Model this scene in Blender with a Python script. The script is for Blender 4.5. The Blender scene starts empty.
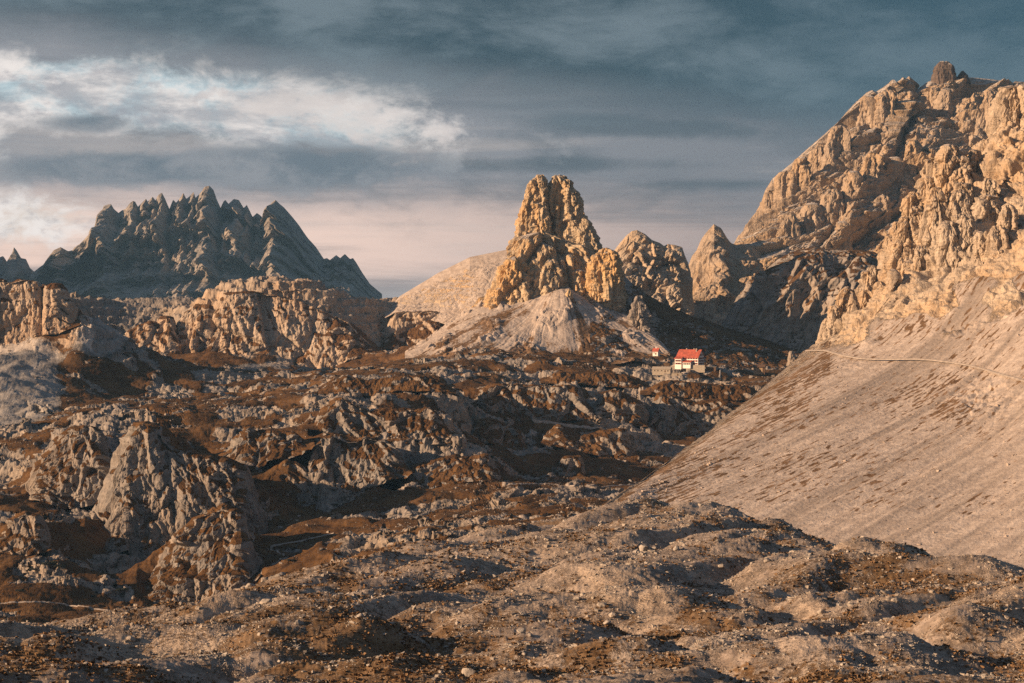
import bpy, math, random
import numpy as np
from mathutils import Vector

random.seed(7)
RNG = np.random.default_rng(11)
SC = bpy.context.scene
COL = SC.collection
R = math.radians

# ------------------------------------------------------------------ camera
F, CX, CY, HOR = 1900.0, 512.0, 341.5, 308.0
PITCH = math.atan((CY - HOR) / F)
cam_d = bpy.data.cameras.new('camera')
cam_d.sensor_width = 36.0
cam_d.lens = F * 36.0 / 1024.0
cam_d.clip_start = 1.0
cam_d.clip_end = 90000.0
cam = bpy.data.objects.new('camera', cam_d)
COL.objects.link(cam)
cam.rotation_euler = (R(90) - PITCH, 0, 0)
SC.camera = cam
CP, SP = math.cos(PITCH), math.sin(PITCH)


def P(px, py, Y):
    """World point seen at a pixel of the photograph, at distance Y along the view."""
    u, v = px - CX, CY - py
    dy = F * CP + v * SP
    dz = -F * SP + v * CP
    return (u * Y / dy, Y, dz * Y / dy)


def PA(px, py, Y):
    px, py, Y = np.broadcast_arrays(np.asarray(px, float), np.asarray(py, float), np.asarray(Y, float))
    v = CY - py
    dy = F * CP + v * SP
    dz = -F * SP + v * CP
    return np.stack([(px - CX) * Y / dy, Y + 0 * dy, dz * Y / dy], -1)


# ------------------------------------------------------------------ noise
_p = np.random.default_rng(3).permutation(256).astype(np.int32)
PERM = np.concatenate([_p, _p, _p])
_g = np.random.default_rng(4).normal(size=(256, 3)).astype(np.float32)
_g /= np.linalg.norm(_g, axis=1, keepdims=True)
GX, GY, GZ = [np.concatenate([_g[:, i]] * 3) for i in range(3)]


def n3(x, y, z):
    """Perlin noise, about -0.9 .. 0.9"""
    x = np.asarray(x, np.float32); y = np.asarray(y, np.float32); z = np.asarray(z, np.float32)
    x, y, z = np.broadcast_arrays(x, y, z)
    fx, fy, fz = np.floor(x), np.floor(y), np.floor(z)
    xi = fx.astype(np.int32) & 255; yi = fy.astype(np.int32) & 255; zi = fz.astype(np.int32) & 255
    x = x - fx; y = y - fy; z = z - fz
    u = x * x * x * (x * (x * 6 - 15) + 10)
    v = y * y * y * (y * (y * 6 - 15) + 10)
    w = z * z * z * (z * (z * 6 - 15) + 10)

    def g(a, dx, dy, dz):
        return GX[a] * dx + GY[a] * dy + GZ[a] * dz
    A = PERM[xi] + yi; B = PERM[xi + 1] + yi
    AA = PERM[A] + zi; AB = PERM[A + 1] + zi; BA = PERM[B] + zi; BB = PERM[B + 1] + zi
    q = lambda a: PERM[a]
    n00 = g(q(AA), x, y, z); n10 = g(q(BA), x - 1, y, z)
    n01 = g(q(AB), x, y - 1, z); n11 = g(q(BB), x - 1, y - 1, z)
    m00 = g(q(AA + 1), x, y, z - 1); m10 = g(q(BA + 1), x - 1, y, z - 1)
    m01 = g(q(AB + 1), x, y - 1, z - 1); m11 = g(q(BB + 1), x - 1, y - 1, z - 1)
    n0 = n00 + u * (n10 - n00); n1 = n01 + u * (n11 - n01)
    m0 = m00 + u * (m10 - m00); m1 = m01 + u * (m11 - m01)
    a = n0 + v * (n1 - n0); b = m0 + v * (m1 - m0)
    return (a + w * (b - a)) * 1.35


def fbm(x, y, z, octv=4, gain=0.5, lac=2.03, mode='p'):
    s = 0; a = 1.0; f = 1.0; t = 0
    for i in range(octv):
        n = n3(x * f + 17.3 * i, y * f - 9.1 * i, z * f + 5.7 * i)
        if mode == 'b':
            n = np.abs(n) * 2 - 0.5
        elif mode == 'r':
            n = 0.5 - np.abs(n) * 2
        s = s + a * n; t += a
        a *= gain; f *= lac
    return s / t


RJ = [np.concatenate([np.random.default_rng(20 + i).random(256).astype(np.float32)] * 3) for i in range(4)]


def worley(x, y, z=None, facets=False):
    """distance to nearest and second nearest scattered point, and a random value for the nearest.
    facets: a flat, randomly tilted plate per cell instead of the distances"""
    x = np.asarray(x, np.float32); y = np.asarray(y, np.float32)
    fx = np.floor(x); fy = np.floor(y); xi = fx.astype(np.int32); yi = fy.astype(np.int32)
    x = x - fx; y = y - fy
    if z is not None:
        z = np.asarray(z, np.float32); fz = np.floor(z); zi = fz.astype(np.int32); z = z - fz
    F1 = np.full(x.shape, 9.0, np.float32); F2 = F1.copy(); H = np.zeros(x.shape, np.int32)
    ox = np.zeros(x.shape, np.float32); oy = ox.copy(); oz = ox.copy()
    for dx in (-1, 0, 1):
        a = PERM[(xi + dx) & 255]
        for dy in (-1, 0, 1):
            ab = PERM[a + ((yi + dy) & 255)]
            for dz in ((0,) if z is None else (-1, 0, 1)):
                h = ab if z is None else PERM[ab + ((zi + dz) & 255)]
                ex = x - dx - RJ[0][h]; ey = y - dy - RJ[1][h]
                d = ex * ex + ey * ey
                if z is not None:
                    ez = z - dz - RJ[2][h]
                    d = d + ez * ez
                near = d < F1
                F2 = np.where(near, F1, np.minimum(F2, d))
                H = np.where(near, h, H)
                if facets:
                    ox = np.where(near, ex, ox); oy = np.where(near, ey, oy)
                    if z is not None: oz = np.where(near, ez, oz)
                F1 = np.where(near, d, F1)
    F1 = np.sqrt(F1); F2 = np.sqrt(F2); ID = RJ[3][H]
    if not facets:
        return F1, F2, ID
    H2 = PERM[H + 91]
    plate = (ID - 0.5) * 1.25 + 1.5 * ((RJ[0][H2] - 0.5) * ox + (RJ[1][H2] - 0.5) * oy + (RJ[2][H2] - 0.5) * oz)
    return plate - 0.35 * (1 - sstep(0.0, 0.13, F2 - F1))


def sstep(a, b, x):
    t = np.clip((x - a) / (b - a), 0, 1)
    return t * t * (3 - 2 * t)


# ------------------------------------------------------------------ mesh helpers
def mesh_from(name, V, faces4, mat, attrs=None, smooth=True):
    me = bpy.data.meshes.new(name)
    V = np.ascontiguousarray(V.reshape(-1, 3), np.float32)
    faces4 = np.ascontiguousarray(faces4, np.int32)
    nf, k = faces4.shape
    me.vertices.add(len(V)); me.vertices.foreach_set('co', V.ravel())
    me.loops.add(nf * k); me.loops.foreach_set('vertex_index', faces4.ravel())
    me.polygons.add(nf)
    me.polygons.foreach_set('loop_start', np.arange(0, nf * k, k, dtype=np.int32))
    me.polygons.foreach_set('use_smooth', np.full(nf, smooth, bool))
    me.update(calc_edges=True)
    for an, av in (attrs or {}).items():
        at = me.attributes.new(an, 'FLOAT', 'POINT')
        at.data.foreach_set('value', np.ascontiguousarray(av, np.float32).ravel())
    me.materials.append(mat)
    return me


def grid_faces(H, W, wrap=False):
    i = np.arange(H - 1)[:, None]; j = np.arange(W if wrap else W - 1)[None, :]
    j2 = (j + 1) % W
    a = i * W + j; b = i * W + j2; c = (i + 1) * W + j2; d = (i + 1) * W + j
    return np.stack([a, b, c, d], -1).reshape(-1, 4)


def link(name, me, label=None, cat=None, kind=None, group=None, parent=None):
    o = bpy.data.objects.new(name, me)
    COL.objects.link(o)
    if label: o['label'] = label
    if cat: o['category'] = cat
    if kind: o['kind'] = kind
    if group: o['group'] = group
    if parent: o.parent = parent
    return o


def grid_normals(V, wrap=False):
    du = np.gradient(V, axis=1)
    if wrap:
        du = (np.roll(V, -1, 1) - np.roll(V, 1, 1)) / 2
    dv = np.gradient(V, axis=0)
    n = np.cross(du, dv)
    n /= np.linalg.norm(n, axis=-1, keepdims=True) + 1e-9
    return n


# ------------------------------------------------------------------ materials
def nodes(mat):
    mat.use_nodes = True
    nt = mat.node_tree
    nt.nodes.clear()
    return nt, nt.nodes, nt.links


class NB:
    """small node builder"""
    def __init__(s, nt):
        s.nt = nt; s.N = nt.nodes; s.L = nt.links

    def n(s, t, **kw):
        nd = s.N.new(t)
        for k, v in kw.items():
            setattr(nd, k, v)
        return nd

    def put(s, sock, v):
        if hasattr(v, 'links') or hasattr(v, 'is_output'):
            s.L.new(v, sock)
        else:
            sock.default_value = v

    def math(s, op, a, b=0.0, c=None, clamp=False):
        nd = s.n('ShaderNodeMath', operation=op, use_clamp=clamp)
        s.put(nd.inputs[0], a); s.put(nd.inputs[1], b)
        if c is not None: s.put(nd.inputs[2], c)
        return nd.outputs[0]

    def ramp(s, v, a, b, lo=0.0, hi=1.0):
        nd = s.n('ShaderNodeMapRange', interpolation_type='SMOOTHSTEP')
        s.put(nd.inputs['Value'], v)
        s.put(nd.inputs['From Min'], a); s.put(nd.inputs['From Max'], b)
        s.put(nd.inputs['To Min'], lo); s.put(nd.inputs['To Max'], hi)
        return nd.outputs['Result']

    def mix(s, f, a, b, blend='MIX'):
        nd = s.n('ShaderNodeMix', data_type='RGBA', blend_type=blend)
        s.put(nd.inputs[0], f)
        for k, v in ((6, a), (7, b)):
            if isinstance(v, tuple): v = (*v[:3], 1.0)
            s.put(nd.inputs[k], v)
        return nd.outputs[2]

    def scale(s, vec, sc):
        nd = s.n('ShaderNodeMapping')
        s.L.new(vec, nd.inputs['Vector'])
        nd.inputs['Scale'].default_value = sc
        return nd.outputs['Vector']

    def noise(s, vec, scale, detail=4.0, rough=0.55, dist=0.0):
        nd = s.n('ShaderNodeTexNoise')
        s.L.new(vec, nd.inputs['Vector'])
        nd.inputs['Scale'].default_value = scale
        nd.inputs['Detail'].default_value = detail
        nd.inputs['Roughness'].default_value = rough
        nd.inputs['Distortion'].default_value = dist
        return nd.outputs['Fac']

    def attr(s, name):
        return s.n('ShaderNodeAttribute', attribute_name=name).outputs['Fac']


def terrain_mat(name, rock=((0.30, 0.26, 0.225), (0.46, 0.40, 0.345)), ochre=(0.46, 0.30, 0.15),
                grass=((0.085, 0.042, 0.016), (0.15, 0.075, 0.026)), scree=((0.40, 0.35, 0.31), (0.52, 0.46, 0.41)),
                unit=1.0, bump=1.0, warm=0.35, speck=0.0):
    """unit: size of the finest grain in metres (near land small, far land large)"""
    m = bpy.data.materials.new(name)
    nt, N, L = nodes(m)
    b = NB(nt)
    out = b.n('ShaderNodeOutputMaterial'); bs = b.n('ShaderNodeBsdfPrincipled')
    L.new(bs.outputs[0], out.inputs[0])
    bs.inputs['Roughness'].default_value = 0.95
    bs.inputs['Specular IOR Level'].default_value = 0.1
    pos = b.n('ShaderNodeNewGeometry').outputs['Position']
    k = 1.0 / unit
    big = b.noise(pos, 0.012 * k ** 0.3, 4)
    mid = b.noise(pos, 0.09 * k, 5, 0.6)
    streak = b.noise(b.scale(pos, (0.16 * k, 0.16 * k, 0.022 * k)), 1.0, 5, 0.6, 0.3)
    strata = b.noise(b.scale(pos, (0.008 * k, 0.008 * k, 0.30 * k)), 1.0, 3, 0.6)
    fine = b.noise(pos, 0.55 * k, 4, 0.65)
    t = b.math('ADD', b.math('MULTIPLY', mid, 0.4), b.math('MULTIPLY', streak, 0.35))
    t = b.math('ADD', t, b.math('MULTIPLY', strata, 0.25))
    c_rock = b.mix(b.ramp(t, 0.38, 0.62), rock[0], rock[1])
    c_rock = b.mix(b.math('MULTIPLY', b.ramp(b.math('ADD', b.math('MULTIPLY', big, 0.6), b.math('MULTIPLY', streak, 0.4)), 0.42, 0.62), warm), c_rock, ochre)
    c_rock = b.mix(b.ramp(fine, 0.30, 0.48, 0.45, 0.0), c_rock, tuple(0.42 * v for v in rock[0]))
    c_scr = b.mix(b.ramp(mid, 0.4, 0.62), scree[0], scree[1])
    c_scr = b.mix(b.attr('tone'), c_scr, tuple(0.55 * v for v in scree[0]))
    c_scr = b.mix(b.ramp(fine, 0.35, 0.5, 0.35, 0.0), c_scr, tuple(0.6 * v for v in scree[0]))
    gn = b.noise(pos, 0.16 * k, 6, 0.7)
    c_gr = b.mix(b.ramp(gn, 0.38, 0.6), grass[0], grass[1])
    c_gr = b.mix(b.ramp(b.noise(pos, 0.035 * k ** 0.6, 6, 0.65), 0.46, 0.62, 0.0, 0.7), c_gr, tuple(v * f for v, f in zip(grass[1], (1.5, 1.6, 1.9))))
    # masks with a ragged edge
    edge = b.math('MULTIPLY', b.math('SUBTRACT', b.noise(pos, 0.22 * k, 6, 0.7), 0.5), 0.9)
    veg = b.ramp(b.math('ADD', b.attr('veg'), edge), 0.42, 0.58)
    scr = b.ramp(b.math('ADD', b.attr('scree'), b.math('MULTIPLY', edge, 0.7)), 0.42, 0.58)
    c = b.mix(scr, c_rock, c_scr)
    if speck:
        vo = b.n('ShaderNodeTexVoronoi'); L.new(pos, vo.inputs['Vector']); vo.inputs['Scale'].default_value = 0.75 * k
        rad = b.math('MULTIPLY', b.math('POWER', b.noise(pos, 0.05 * k, 3), 2.0), speck)
        st = b.math('LESS_THAN', vo.outputs['Distance'], rad)
        veg = b.math('MULTIPLY', veg, b.math('SUBTRACT', 1.0, b.math('MULTIPLY', st, 0.85)))
    c = b.mix(veg, c, c_gr)
    L.new(c, bs.inputs['Base Color'])
    bp = b.n('ShaderNodeBump'); bp.inputs['Strength'].default_value = 0.9
    bp.inputs['Distance'].default_value = 1.0
    hgt = b.math('ADD', b.math('MULTIPLY', fine, 0.9 * unit * bump), b.math('MULTIPLY', streak, 2.2 * unit * bump))
    hgt = b.math('ADD', hgt, b.math('MULTIPLY', strata, 1.1 * unit * bump))
    soft = b.math('MULTIPLY', gn, 1.1 * unit * bump)
    mx = b.n('ShaderNodeMix', data_type='FLOAT')
    sf = b.math('MAXIMUM', veg, scr)
    L.new(sf, mx.inputs[0]); L.new(hgt, mx.inputs[2]); L.new(soft, mx.inputs[3])
    L.new(mx.outputs[0], bp.inputs['Height'])
    L.new(bp.outputs[0], bs.inputs['Normal'])
    return m


def plain(name, col, rough=0.8, var=0.25, scale=2.0, bump=0.0, metallic=0.0):
    m = bpy.data.materials.new(name)
    nt, N, L = nodes(m); b = NB(nt)
    out = b.n('ShaderNodeOutputMaterial'); bs = b.n('ShaderNodeBsdfPrincipled')
    L.new(bs.outputs[0], out.inputs[0])
    bs.inputs['Roughness'].default_value = rough
    bs.inputs['Metallic'].default_value = metallic
    tc = b.n('ShaderNodeTexCoord').outputs['Object']
    nz = b.noise(tc, scale, 5, 0.65)
    c = b.mix(b.ramp(nz, 0.3, 0.7), tuple(v * (1 - var) for v in col), tuple(min(1, v * (1 + var)) for v in col))
    L.new(c, bs.inputs['Base Color'])
    if bump:
        bp = b.n('ShaderNodeBump'); bp.inputs['Distance'].default_value = bump
        L.new(nz, bp.inputs['Height']); L.new(bp.outputs[0], bs.inputs['Normal'])
    return m


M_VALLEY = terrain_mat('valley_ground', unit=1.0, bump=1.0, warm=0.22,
                       rock=((0.18, 0.158, 0.142), (0.34, 0.30, 0.27)), scree=((0.24, 0.22, 0.205), (0.34, 0.315, 0.295)),  # rock kept dark, the valley's partial shade put into the colour
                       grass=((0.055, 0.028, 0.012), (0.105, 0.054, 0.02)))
M_CRAG = terrain_mat('dimmed_weathered_cliff', unit=0.9, warm=0.3, rock=((0.15, 0.135, 0.124), (0.30, 0.27, 0.245)), ochre=(0.30, 0.20, 0.12),  # weathered rock, darkened further to stand in for partial shade over the valley
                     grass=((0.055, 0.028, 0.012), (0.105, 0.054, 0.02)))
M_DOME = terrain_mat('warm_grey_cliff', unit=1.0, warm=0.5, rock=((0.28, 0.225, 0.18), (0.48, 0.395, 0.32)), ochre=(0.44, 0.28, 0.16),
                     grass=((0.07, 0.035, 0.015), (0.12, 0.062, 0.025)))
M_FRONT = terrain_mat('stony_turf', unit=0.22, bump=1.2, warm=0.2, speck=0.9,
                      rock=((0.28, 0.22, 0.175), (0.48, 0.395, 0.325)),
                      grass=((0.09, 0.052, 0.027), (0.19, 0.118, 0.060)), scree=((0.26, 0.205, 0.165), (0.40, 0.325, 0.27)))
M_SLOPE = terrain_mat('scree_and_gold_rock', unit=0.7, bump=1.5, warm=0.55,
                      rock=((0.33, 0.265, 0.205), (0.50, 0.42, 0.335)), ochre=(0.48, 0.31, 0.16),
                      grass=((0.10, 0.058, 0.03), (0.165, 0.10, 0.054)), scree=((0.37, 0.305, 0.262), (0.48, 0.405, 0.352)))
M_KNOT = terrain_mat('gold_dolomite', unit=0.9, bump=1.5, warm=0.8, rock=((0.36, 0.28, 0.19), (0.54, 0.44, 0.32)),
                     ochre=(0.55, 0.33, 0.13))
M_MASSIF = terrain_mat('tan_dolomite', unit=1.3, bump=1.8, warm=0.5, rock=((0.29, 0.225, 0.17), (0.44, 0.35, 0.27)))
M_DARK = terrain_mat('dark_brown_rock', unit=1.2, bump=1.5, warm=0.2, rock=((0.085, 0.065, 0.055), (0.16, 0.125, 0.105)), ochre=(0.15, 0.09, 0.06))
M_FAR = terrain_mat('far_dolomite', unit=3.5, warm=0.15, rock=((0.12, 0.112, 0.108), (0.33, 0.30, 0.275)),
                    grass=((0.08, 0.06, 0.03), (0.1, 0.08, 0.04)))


# ------------------------------------------------------------------ interpolation helpers
class RBF:
    def __init__(s, pts, smooth=0.0):
        s.p = np.array(pts, float)
        n = len(s.p)
        d = np.linalg.norm(s.p[:, None, :2] - s.p[None, :, :2], axis=-1)
        A = np.zeros((n + 3, n + 3))
        A[:n, :n] = -d + np.eye(n) * smooth
        A[:n, n] = 1; A[:n, n + 1:] = s.p[:, :2] / 1000
        A[n:, :n] = A[:n, n:].T
        rhs = np.concatenate([s.p[:, 2], np.zeros(3)])
        s.w = np.linalg.solve(A, rhs)

    def __call__(s, X, Y):
        sh = X.shape; X = X.ravel(); Y = Y.ravel()
        out = np.empty(len(X))
        n = len(s.p)
        for i in range(0, len(X), 20000):
            x = X[i:i + 20000]; y = Y[i:i + 20000]
            d = np.hypot(x[:, None] - s.p[None, :, 0], y[:, None] - s.p[None, :, 1])
            out[i:i + 20000] = -d @ s.w[:n] + s.w[n] + s.w[n + 1] * x / 1000 + s.w[n + 2] * y / 1000
        return out.reshape(sh)


class Raster:
    """a height function sampled on a regular grid, read back bilinearly"""
    def __init__(s, f, x0, x1, y0, y1, c, blur=0):
        s.x0, s.y0, s.c = x0, y0, c
        xs = np.arange(x0, x1 + c, c); ys = np.arange(y0, y1 + c, c)
        X, Y = np.meshgrid(xs, ys)
        Z = f(X, Y)
        for _ in range(blur):
            Zp = np.pad(Z, 1, mode='edge')
            Z = (Zp[1:-1, 1:-1] * 2 + Zp[:-2, 1:-1] + Zp[2:, 1:-1] + Zp[1:-1, :-2] + Zp[1:-1, 2:]) / 6
        s.Z = Z
        gy, gx = np.gradient(s.Z, c)
        s.S = np.hypot(gx, gy)

    def _get(s, A, X, Y):
        H, W = A.shape
        u = np.clip((X - s.x0) / s.c, 0, W - 1.001); v = np.clip((Y - s.y0) / s.c, 0, H - 1.001)
        i = u.astype(int); j = v.astype(int); u = u - i; v = v - j
        return (A[j, i] * (1 - u) * (1 - v) + A[j, i + 1] * u * (1 - v) + A[j + 1, i] * (1 - u) * v + A[j + 1, i + 1] * u * v)

    def z(s, X, Y): return s._get(s.Z, X, Y)
    def slope(s, X, Y): return s._get(s.S, X, Y)


def polar_sheet(h, px0, px1, ncol, Y0, Y1, nrow, fine=1600, wh=0.25):
    """Ground sheet: fans out with distance, rows gathered where the land is steep."""
    k = (np.linspace(px0, px1, ncol) - CX) / F
    kc = k[::4]
    Yf = Y0 * (Y1 / Y0) ** np.linspace(0, 1, fine)
    YY = np.repeat(Yf[:, None], len(kc), 1)
    Z = h(kc[None, :] * YY, YY)
    dZ = np.abs(np.diff(Z, axis=0)); dY = np.diff(YY, axis=0)
    ds = (dZ + wh * dY) / YY[1:]
    C = np.concatenate([np.zeros((1, len(kc))), np.cumsum(ds, 0)])
    C /= C[-1:]
    ker = np.ones(9) / 9
    Cp = np.pad(C, ((0, 0), (4, 4)), mode='edge')
    C = sum(Cp[:, i:i + len(kc)] for i in range(9)) / 9
    t = np.linspace(0, 1, nrow)
    Yr = np.stack([np.interp(t, C[:, j], Yf) for j in range(len(kc))], 1)
    Yr = np.stack([np.interp(k, kc, Yr[i]) for i in range(nrow)], 0)
    X = k[None, :] * Yr
    return X, Yr


def curve(pts, x):
    """piecewise-linear lines of (px, py, Y): sampled at px -> py, Y"""
    a = np.array(pts, float)
    return np.interp(x, a[:, 0], a[:, 1]), np.interp(x, a[:, 0], a[:, 2])


def blur1(a, k):
    if k < 2: return a
    for _ in range(3):
        p = np.concatenate([2 * a[0] - a[k:0:-1], a, 2 * a[-1] - a[-2:-k - 2:-1]])
        c = np.cumsum(np.concatenate([[0.0], p]))
        a = (c[2 * k + 1:] - c[:-2 * k - 1]) / (2 * k + 1)
    return a


def loft(lines, px0, px1, ncol, rows, sharp=None):
    """Surface through traced 3D lines; rows[i] rows between line i and i+1. Lines in `sharp` keep their
    traced outline and a hard edge, the others are eased. Returns V[H,W,3], row parameter"""
    px = np.linspace(px0, px1, ncol)
    n = len(lines)
    sharp = set(range(n)) if sharp is None else set(sharp)
    L = []
    for i, ln in enumerate(lines):
        py, Y = curve(ln, px)
        Y = blur1(Y, max(2, ncol // 28))
        if i not in sharp: py = blur1(py, max(2, ncol // 28))
        L.append(PA(px, py, Y))
    ch = [float(np.linalg.norm(L[i + 1] - L[i], axis=-1).mean()) + 1e-6 for i in range(n - 1)]
    out = []; par = []
    for i in range(n - 1):
        m = rows[i]
        t = np.linspace(0, 1, m, endpoint=(i == n - 2))[:, None, None]
        d = L[i + 1] - L[i]
        ta = d if (i == 0 or i in sharp) else ((d / ch[i] + (L[i] - L[i - 1]) / ch[i - 1]) / 2 * ch[i])
        tb = d if (i == n - 2 or i + 1 in sharp) else ((d / ch[i] + (L[i + 2] - L[i + 1]) / ch[i + 1]) / 2 * ch[i])
        h00 = 2 * t ** 3 - 3 * t ** 2 + 1; h10 = t ** 3 - 2 * t ** 2 + t; h01 = -2 * t ** 3 + 3 * t ** 2; h11 = t ** 3 - t ** 2
        out.append(h00 * L[i][None] + h10 * ta[None] + h01 * L[i + 1][None] + h11 * tb[None])
        par.append(i + t[:, 0, 0])
    return np.concatenate(out), np.concatenate(par)


def soft2(a, n):
    if a.ndim != 2: return a
    for _ in range(n):
        p = np.pad(a, 1, mode='edge')
        a = (p[1:-1, 1:-1] * 2 + p[:-2, 1:-1] + p[2:, 1:-1] + p[1:-1, :-2] + p[1:-1, 2:]) / 6
    return a


def cliff_disp(Pt, octs, zs=0.22, shear=(0.0, 0.0), seed=0.0):
    """Rock relief drawn out along the vertical. octs: (wavelength, amplitude, kind)
    kind b: rounded buttresses and sharp clefts, r: sharp spurs, w: jointed blocks and pillars"""
    x = Pt[..., 0] + shear[0] * Pt[..., 2]; y = Pt[..., 1] + shear[1] * Pt[..., 2]; z = Pt[..., 2]
    big = max(o[0] for o in octs)
    wx = n3(x / big + seed, y / big, z * 0.6 / big) * big * 0.06; wy = n3(x / big, y / big + seed + 7, z * 0.6 / big) * big * 0.06
    d = 0
    for i, o in enumerate(octs):
        wl, am = o[0], o[1]; kd = o[2] if len(o) > 2 else 'b'
        zz = zs if wl > 7 else min(1.0, zs * 1.7)
        X_, Y_, Z_ = (x + wx) / wl + seed + 3.1 * i, (y + wy) / wl + 1.7 * i + seed * 0.7, z * zz / wl + 0.9 * i
        if kd == 'h':
            d = d + soft2(am * 1.25 * worley(X_ * 0.6, Y_ * 0.6, z * 1.5 / wl + 0.9 * i, True), 1)
        elif kd == 'w':
            d = d + soft2(am * 1.25 * worley(X_, Y_, Z_, True), 2 if wl > 12 else 1 if wl > 5 else 0)
        elif kd == 'r':
            n = n3(X_, Y_, Z_); d = d + am * (0.7 - np.abs(n) * 2.6)
        else:
            n = n3(X_, Y_, Z_); d = d + am * (np.abs(n) * 2.4 - 0.6)
    return d


def strata_disp(Pt, wl, am, seed=0.0):
    x, y, z = Pt[..., 0], Pt[..., 1], Pt[..., 2]
    zz = z + 3 * n3(x / 70, y / 70, seed)
    d = n3(seed + x / 400, y / 400, zz / wl) + 0.5 * n3(seed + x / 200, y / 200, zz / wl * 2.3)
    return am * 0.7 * np.tanh(d * 4)


def displaced(V, d, flat=0.35, wrap=False):
    N = grid_normals(V, wrap)
    N = N.copy(); N[..., 2] *= flat
    return V + N * d[..., None]


BVH_OBJS = {}


def make_land(name, V, mat, veg, scree, label, kind='structure', wrap=False, cat=None, tone=None):
    H, W = V.shape[:2]
    me = mesh_from(name, V, grid_faces(H, W, wrap), mat, {'veg': veg, 'scree': scree, **({} if tone is None else {'tone': tone})}, smooth=name in ('ground', 'talus_slope', 'scree_slope'))
    return link(name, me, label, cat, kind)


# ================================================================== GROUND TO THE HORIZON
def flat_grid(x0, x1, nx, y0, y1, ny, z):
    X, Y = np.meshgrid(np.linspace(x0, x1, nx), np.linspace(y0, y1, ny))
    return np.stack([X, Y, np.full_like(X, z)], -1)


V = flat_grid(-45000, 45000, 60, -15000, 60000, 50, -420)
V[..., 2] += 60 * n3(V[..., 0] / 9000, V[..., 1] / 9000, 0.3)
make_land('ground', V, M_FAR, np.full(V.shape[:2], 0.6), np.zeros(V.shape[:2]), 'low ground far below stretching to the horizon')

# ================================================================== VALLEY WITH TERRACES, DOME AND BUTTE
VP = [
    (-90, 385, 1850), (0, 354, 1850), (0, 380, 1760), (0, 420, 1660), (-60, 450, 1500), (0, 455, 1500), (0, 505, 1300), (0, 570, 1150), (0, 605, 1060), (0, 625, 900), (-80, 610, 1060), (-80, 500, 1300),
    (60, 352, 1890), (60, 395, 1760), (60, 418, 1600), (60, 520, 1290), (60, 560, 1160), (60, 610, 1050),
    (120, 372, 2050), (120, 392, 1850), (110, 415, 1560), (110, 575, 1180), (120, 612, 1050), (120, 640, 880),
    (150, 405, 1600), (180, 405, 1620), (180, 425, 1480), (180, 614, 1050), (200, 378, 1900), (240, 620, 1030), (260, 600, 1040), (240, 645, 880),
    (240, 368, 2120), (240, 390, 1850), (240, 412, 1600), (245, 480, 1400), (265, 495, 1350), (270, 530, 1240), (285, 560, 1130), (300, 520, 1260),
    (300, 374, 2140), (300, 395, 1760), (290, 412, 1600), (320, 510, 1330), (330, 540, 1170), (330, 590, 900),
    (345, 375, 1800), (345, 388, 1650), (400, 372, 1850), (400, 390, 1660), (440, 375, 1850), (445, 392, 1700), (455, 420, 1640), (460, 448, 1540),
    (420, 505, 1320), (360, 512, 1300), (420, 532, 1110), (360, 540, 1110), (490, 498, 1330), (490, 525, 1110), (400, 580, 850), (500, 560, 860),
    (470, 362, 1980), (480, 376, 1870), (500, 424, 1690), (500, 448, 1600), (540, 424, 1700), (550, 446, 1610), (600, 424, 1710), (560, 462, 1540), (545, 482, 1430), (600, 484, 1440), (640, 487, 1430), (560, 498, 1330), (560, 520, 1120), (600, 505, 1240), (600, 560, 900),
    (540, 360, 2000), (600, 358, 2050), (610, 425, 1715), (640, 428, 1740), (670, 442, 1720), (700, 440, 1710), (740, 430, 1750), (700, 460, 1640), (700, 490, 1480),
    (700, 560, 940), (760, 570, 910), (850, 592, 850), (1000, 622, 780), (1090, 632, 750), (640, 560, 950),
    (655, 363, 2040), (690, 367, 2010), (720, 369, 2010), (660, 374, 1965), (720, 377, 1960), (760, 374, 2010), (770, 385, 1900), (800, 372, 2060), (850, 375, 2060), (850, 420, 1750), (950, 400, 1900), (950, 480, 1500), (800, 480, 1500), (1100, 420, 1900),
    (640, 356, 2060), (800, 376, 2300), (700, 374, 2300), (900, 380, 2500),
    (430, 358, 2060), (470, 350, 2080), (520, 352, 2080), (580, 352, 2080), (640, 352, 2090), (450, 330, 2250), (560, 330, 2300),
    (75, 290, 2380), (110, 300, 2420), (130, 299, 2430), (150, 298, 2430), (170, 299, 2430), (190, 299, 2430), (90, 335, 2250), (120, 338, 2290), (150, 332, 2300), (100, 358, 2150), (150, 358, 2190), (60, 345, 1990), (-90, 360, 1960), (175, 358, 2220),
    (205, 300, 2420), (340, 296, 2400), (380, 299, 2410), (430, 302, 2430), (460, 306, 2440), (405, 300, 2420), (440, 332, 2340), (430, 345, 2200), (395, 362, 2200),
    (75, 330, 2560), (150, 335, 2600), (250, 330, 2560), (320, 335, 2580), (400, 330, 2640), (460, 330, 2640), (-100, 335, 2100), (20, 335, 2150), (600, 340, 2600), (0, 380, 3000), (300, 380, 3100), (600, 390, 3100), (900, 400, 3200),
]
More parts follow.
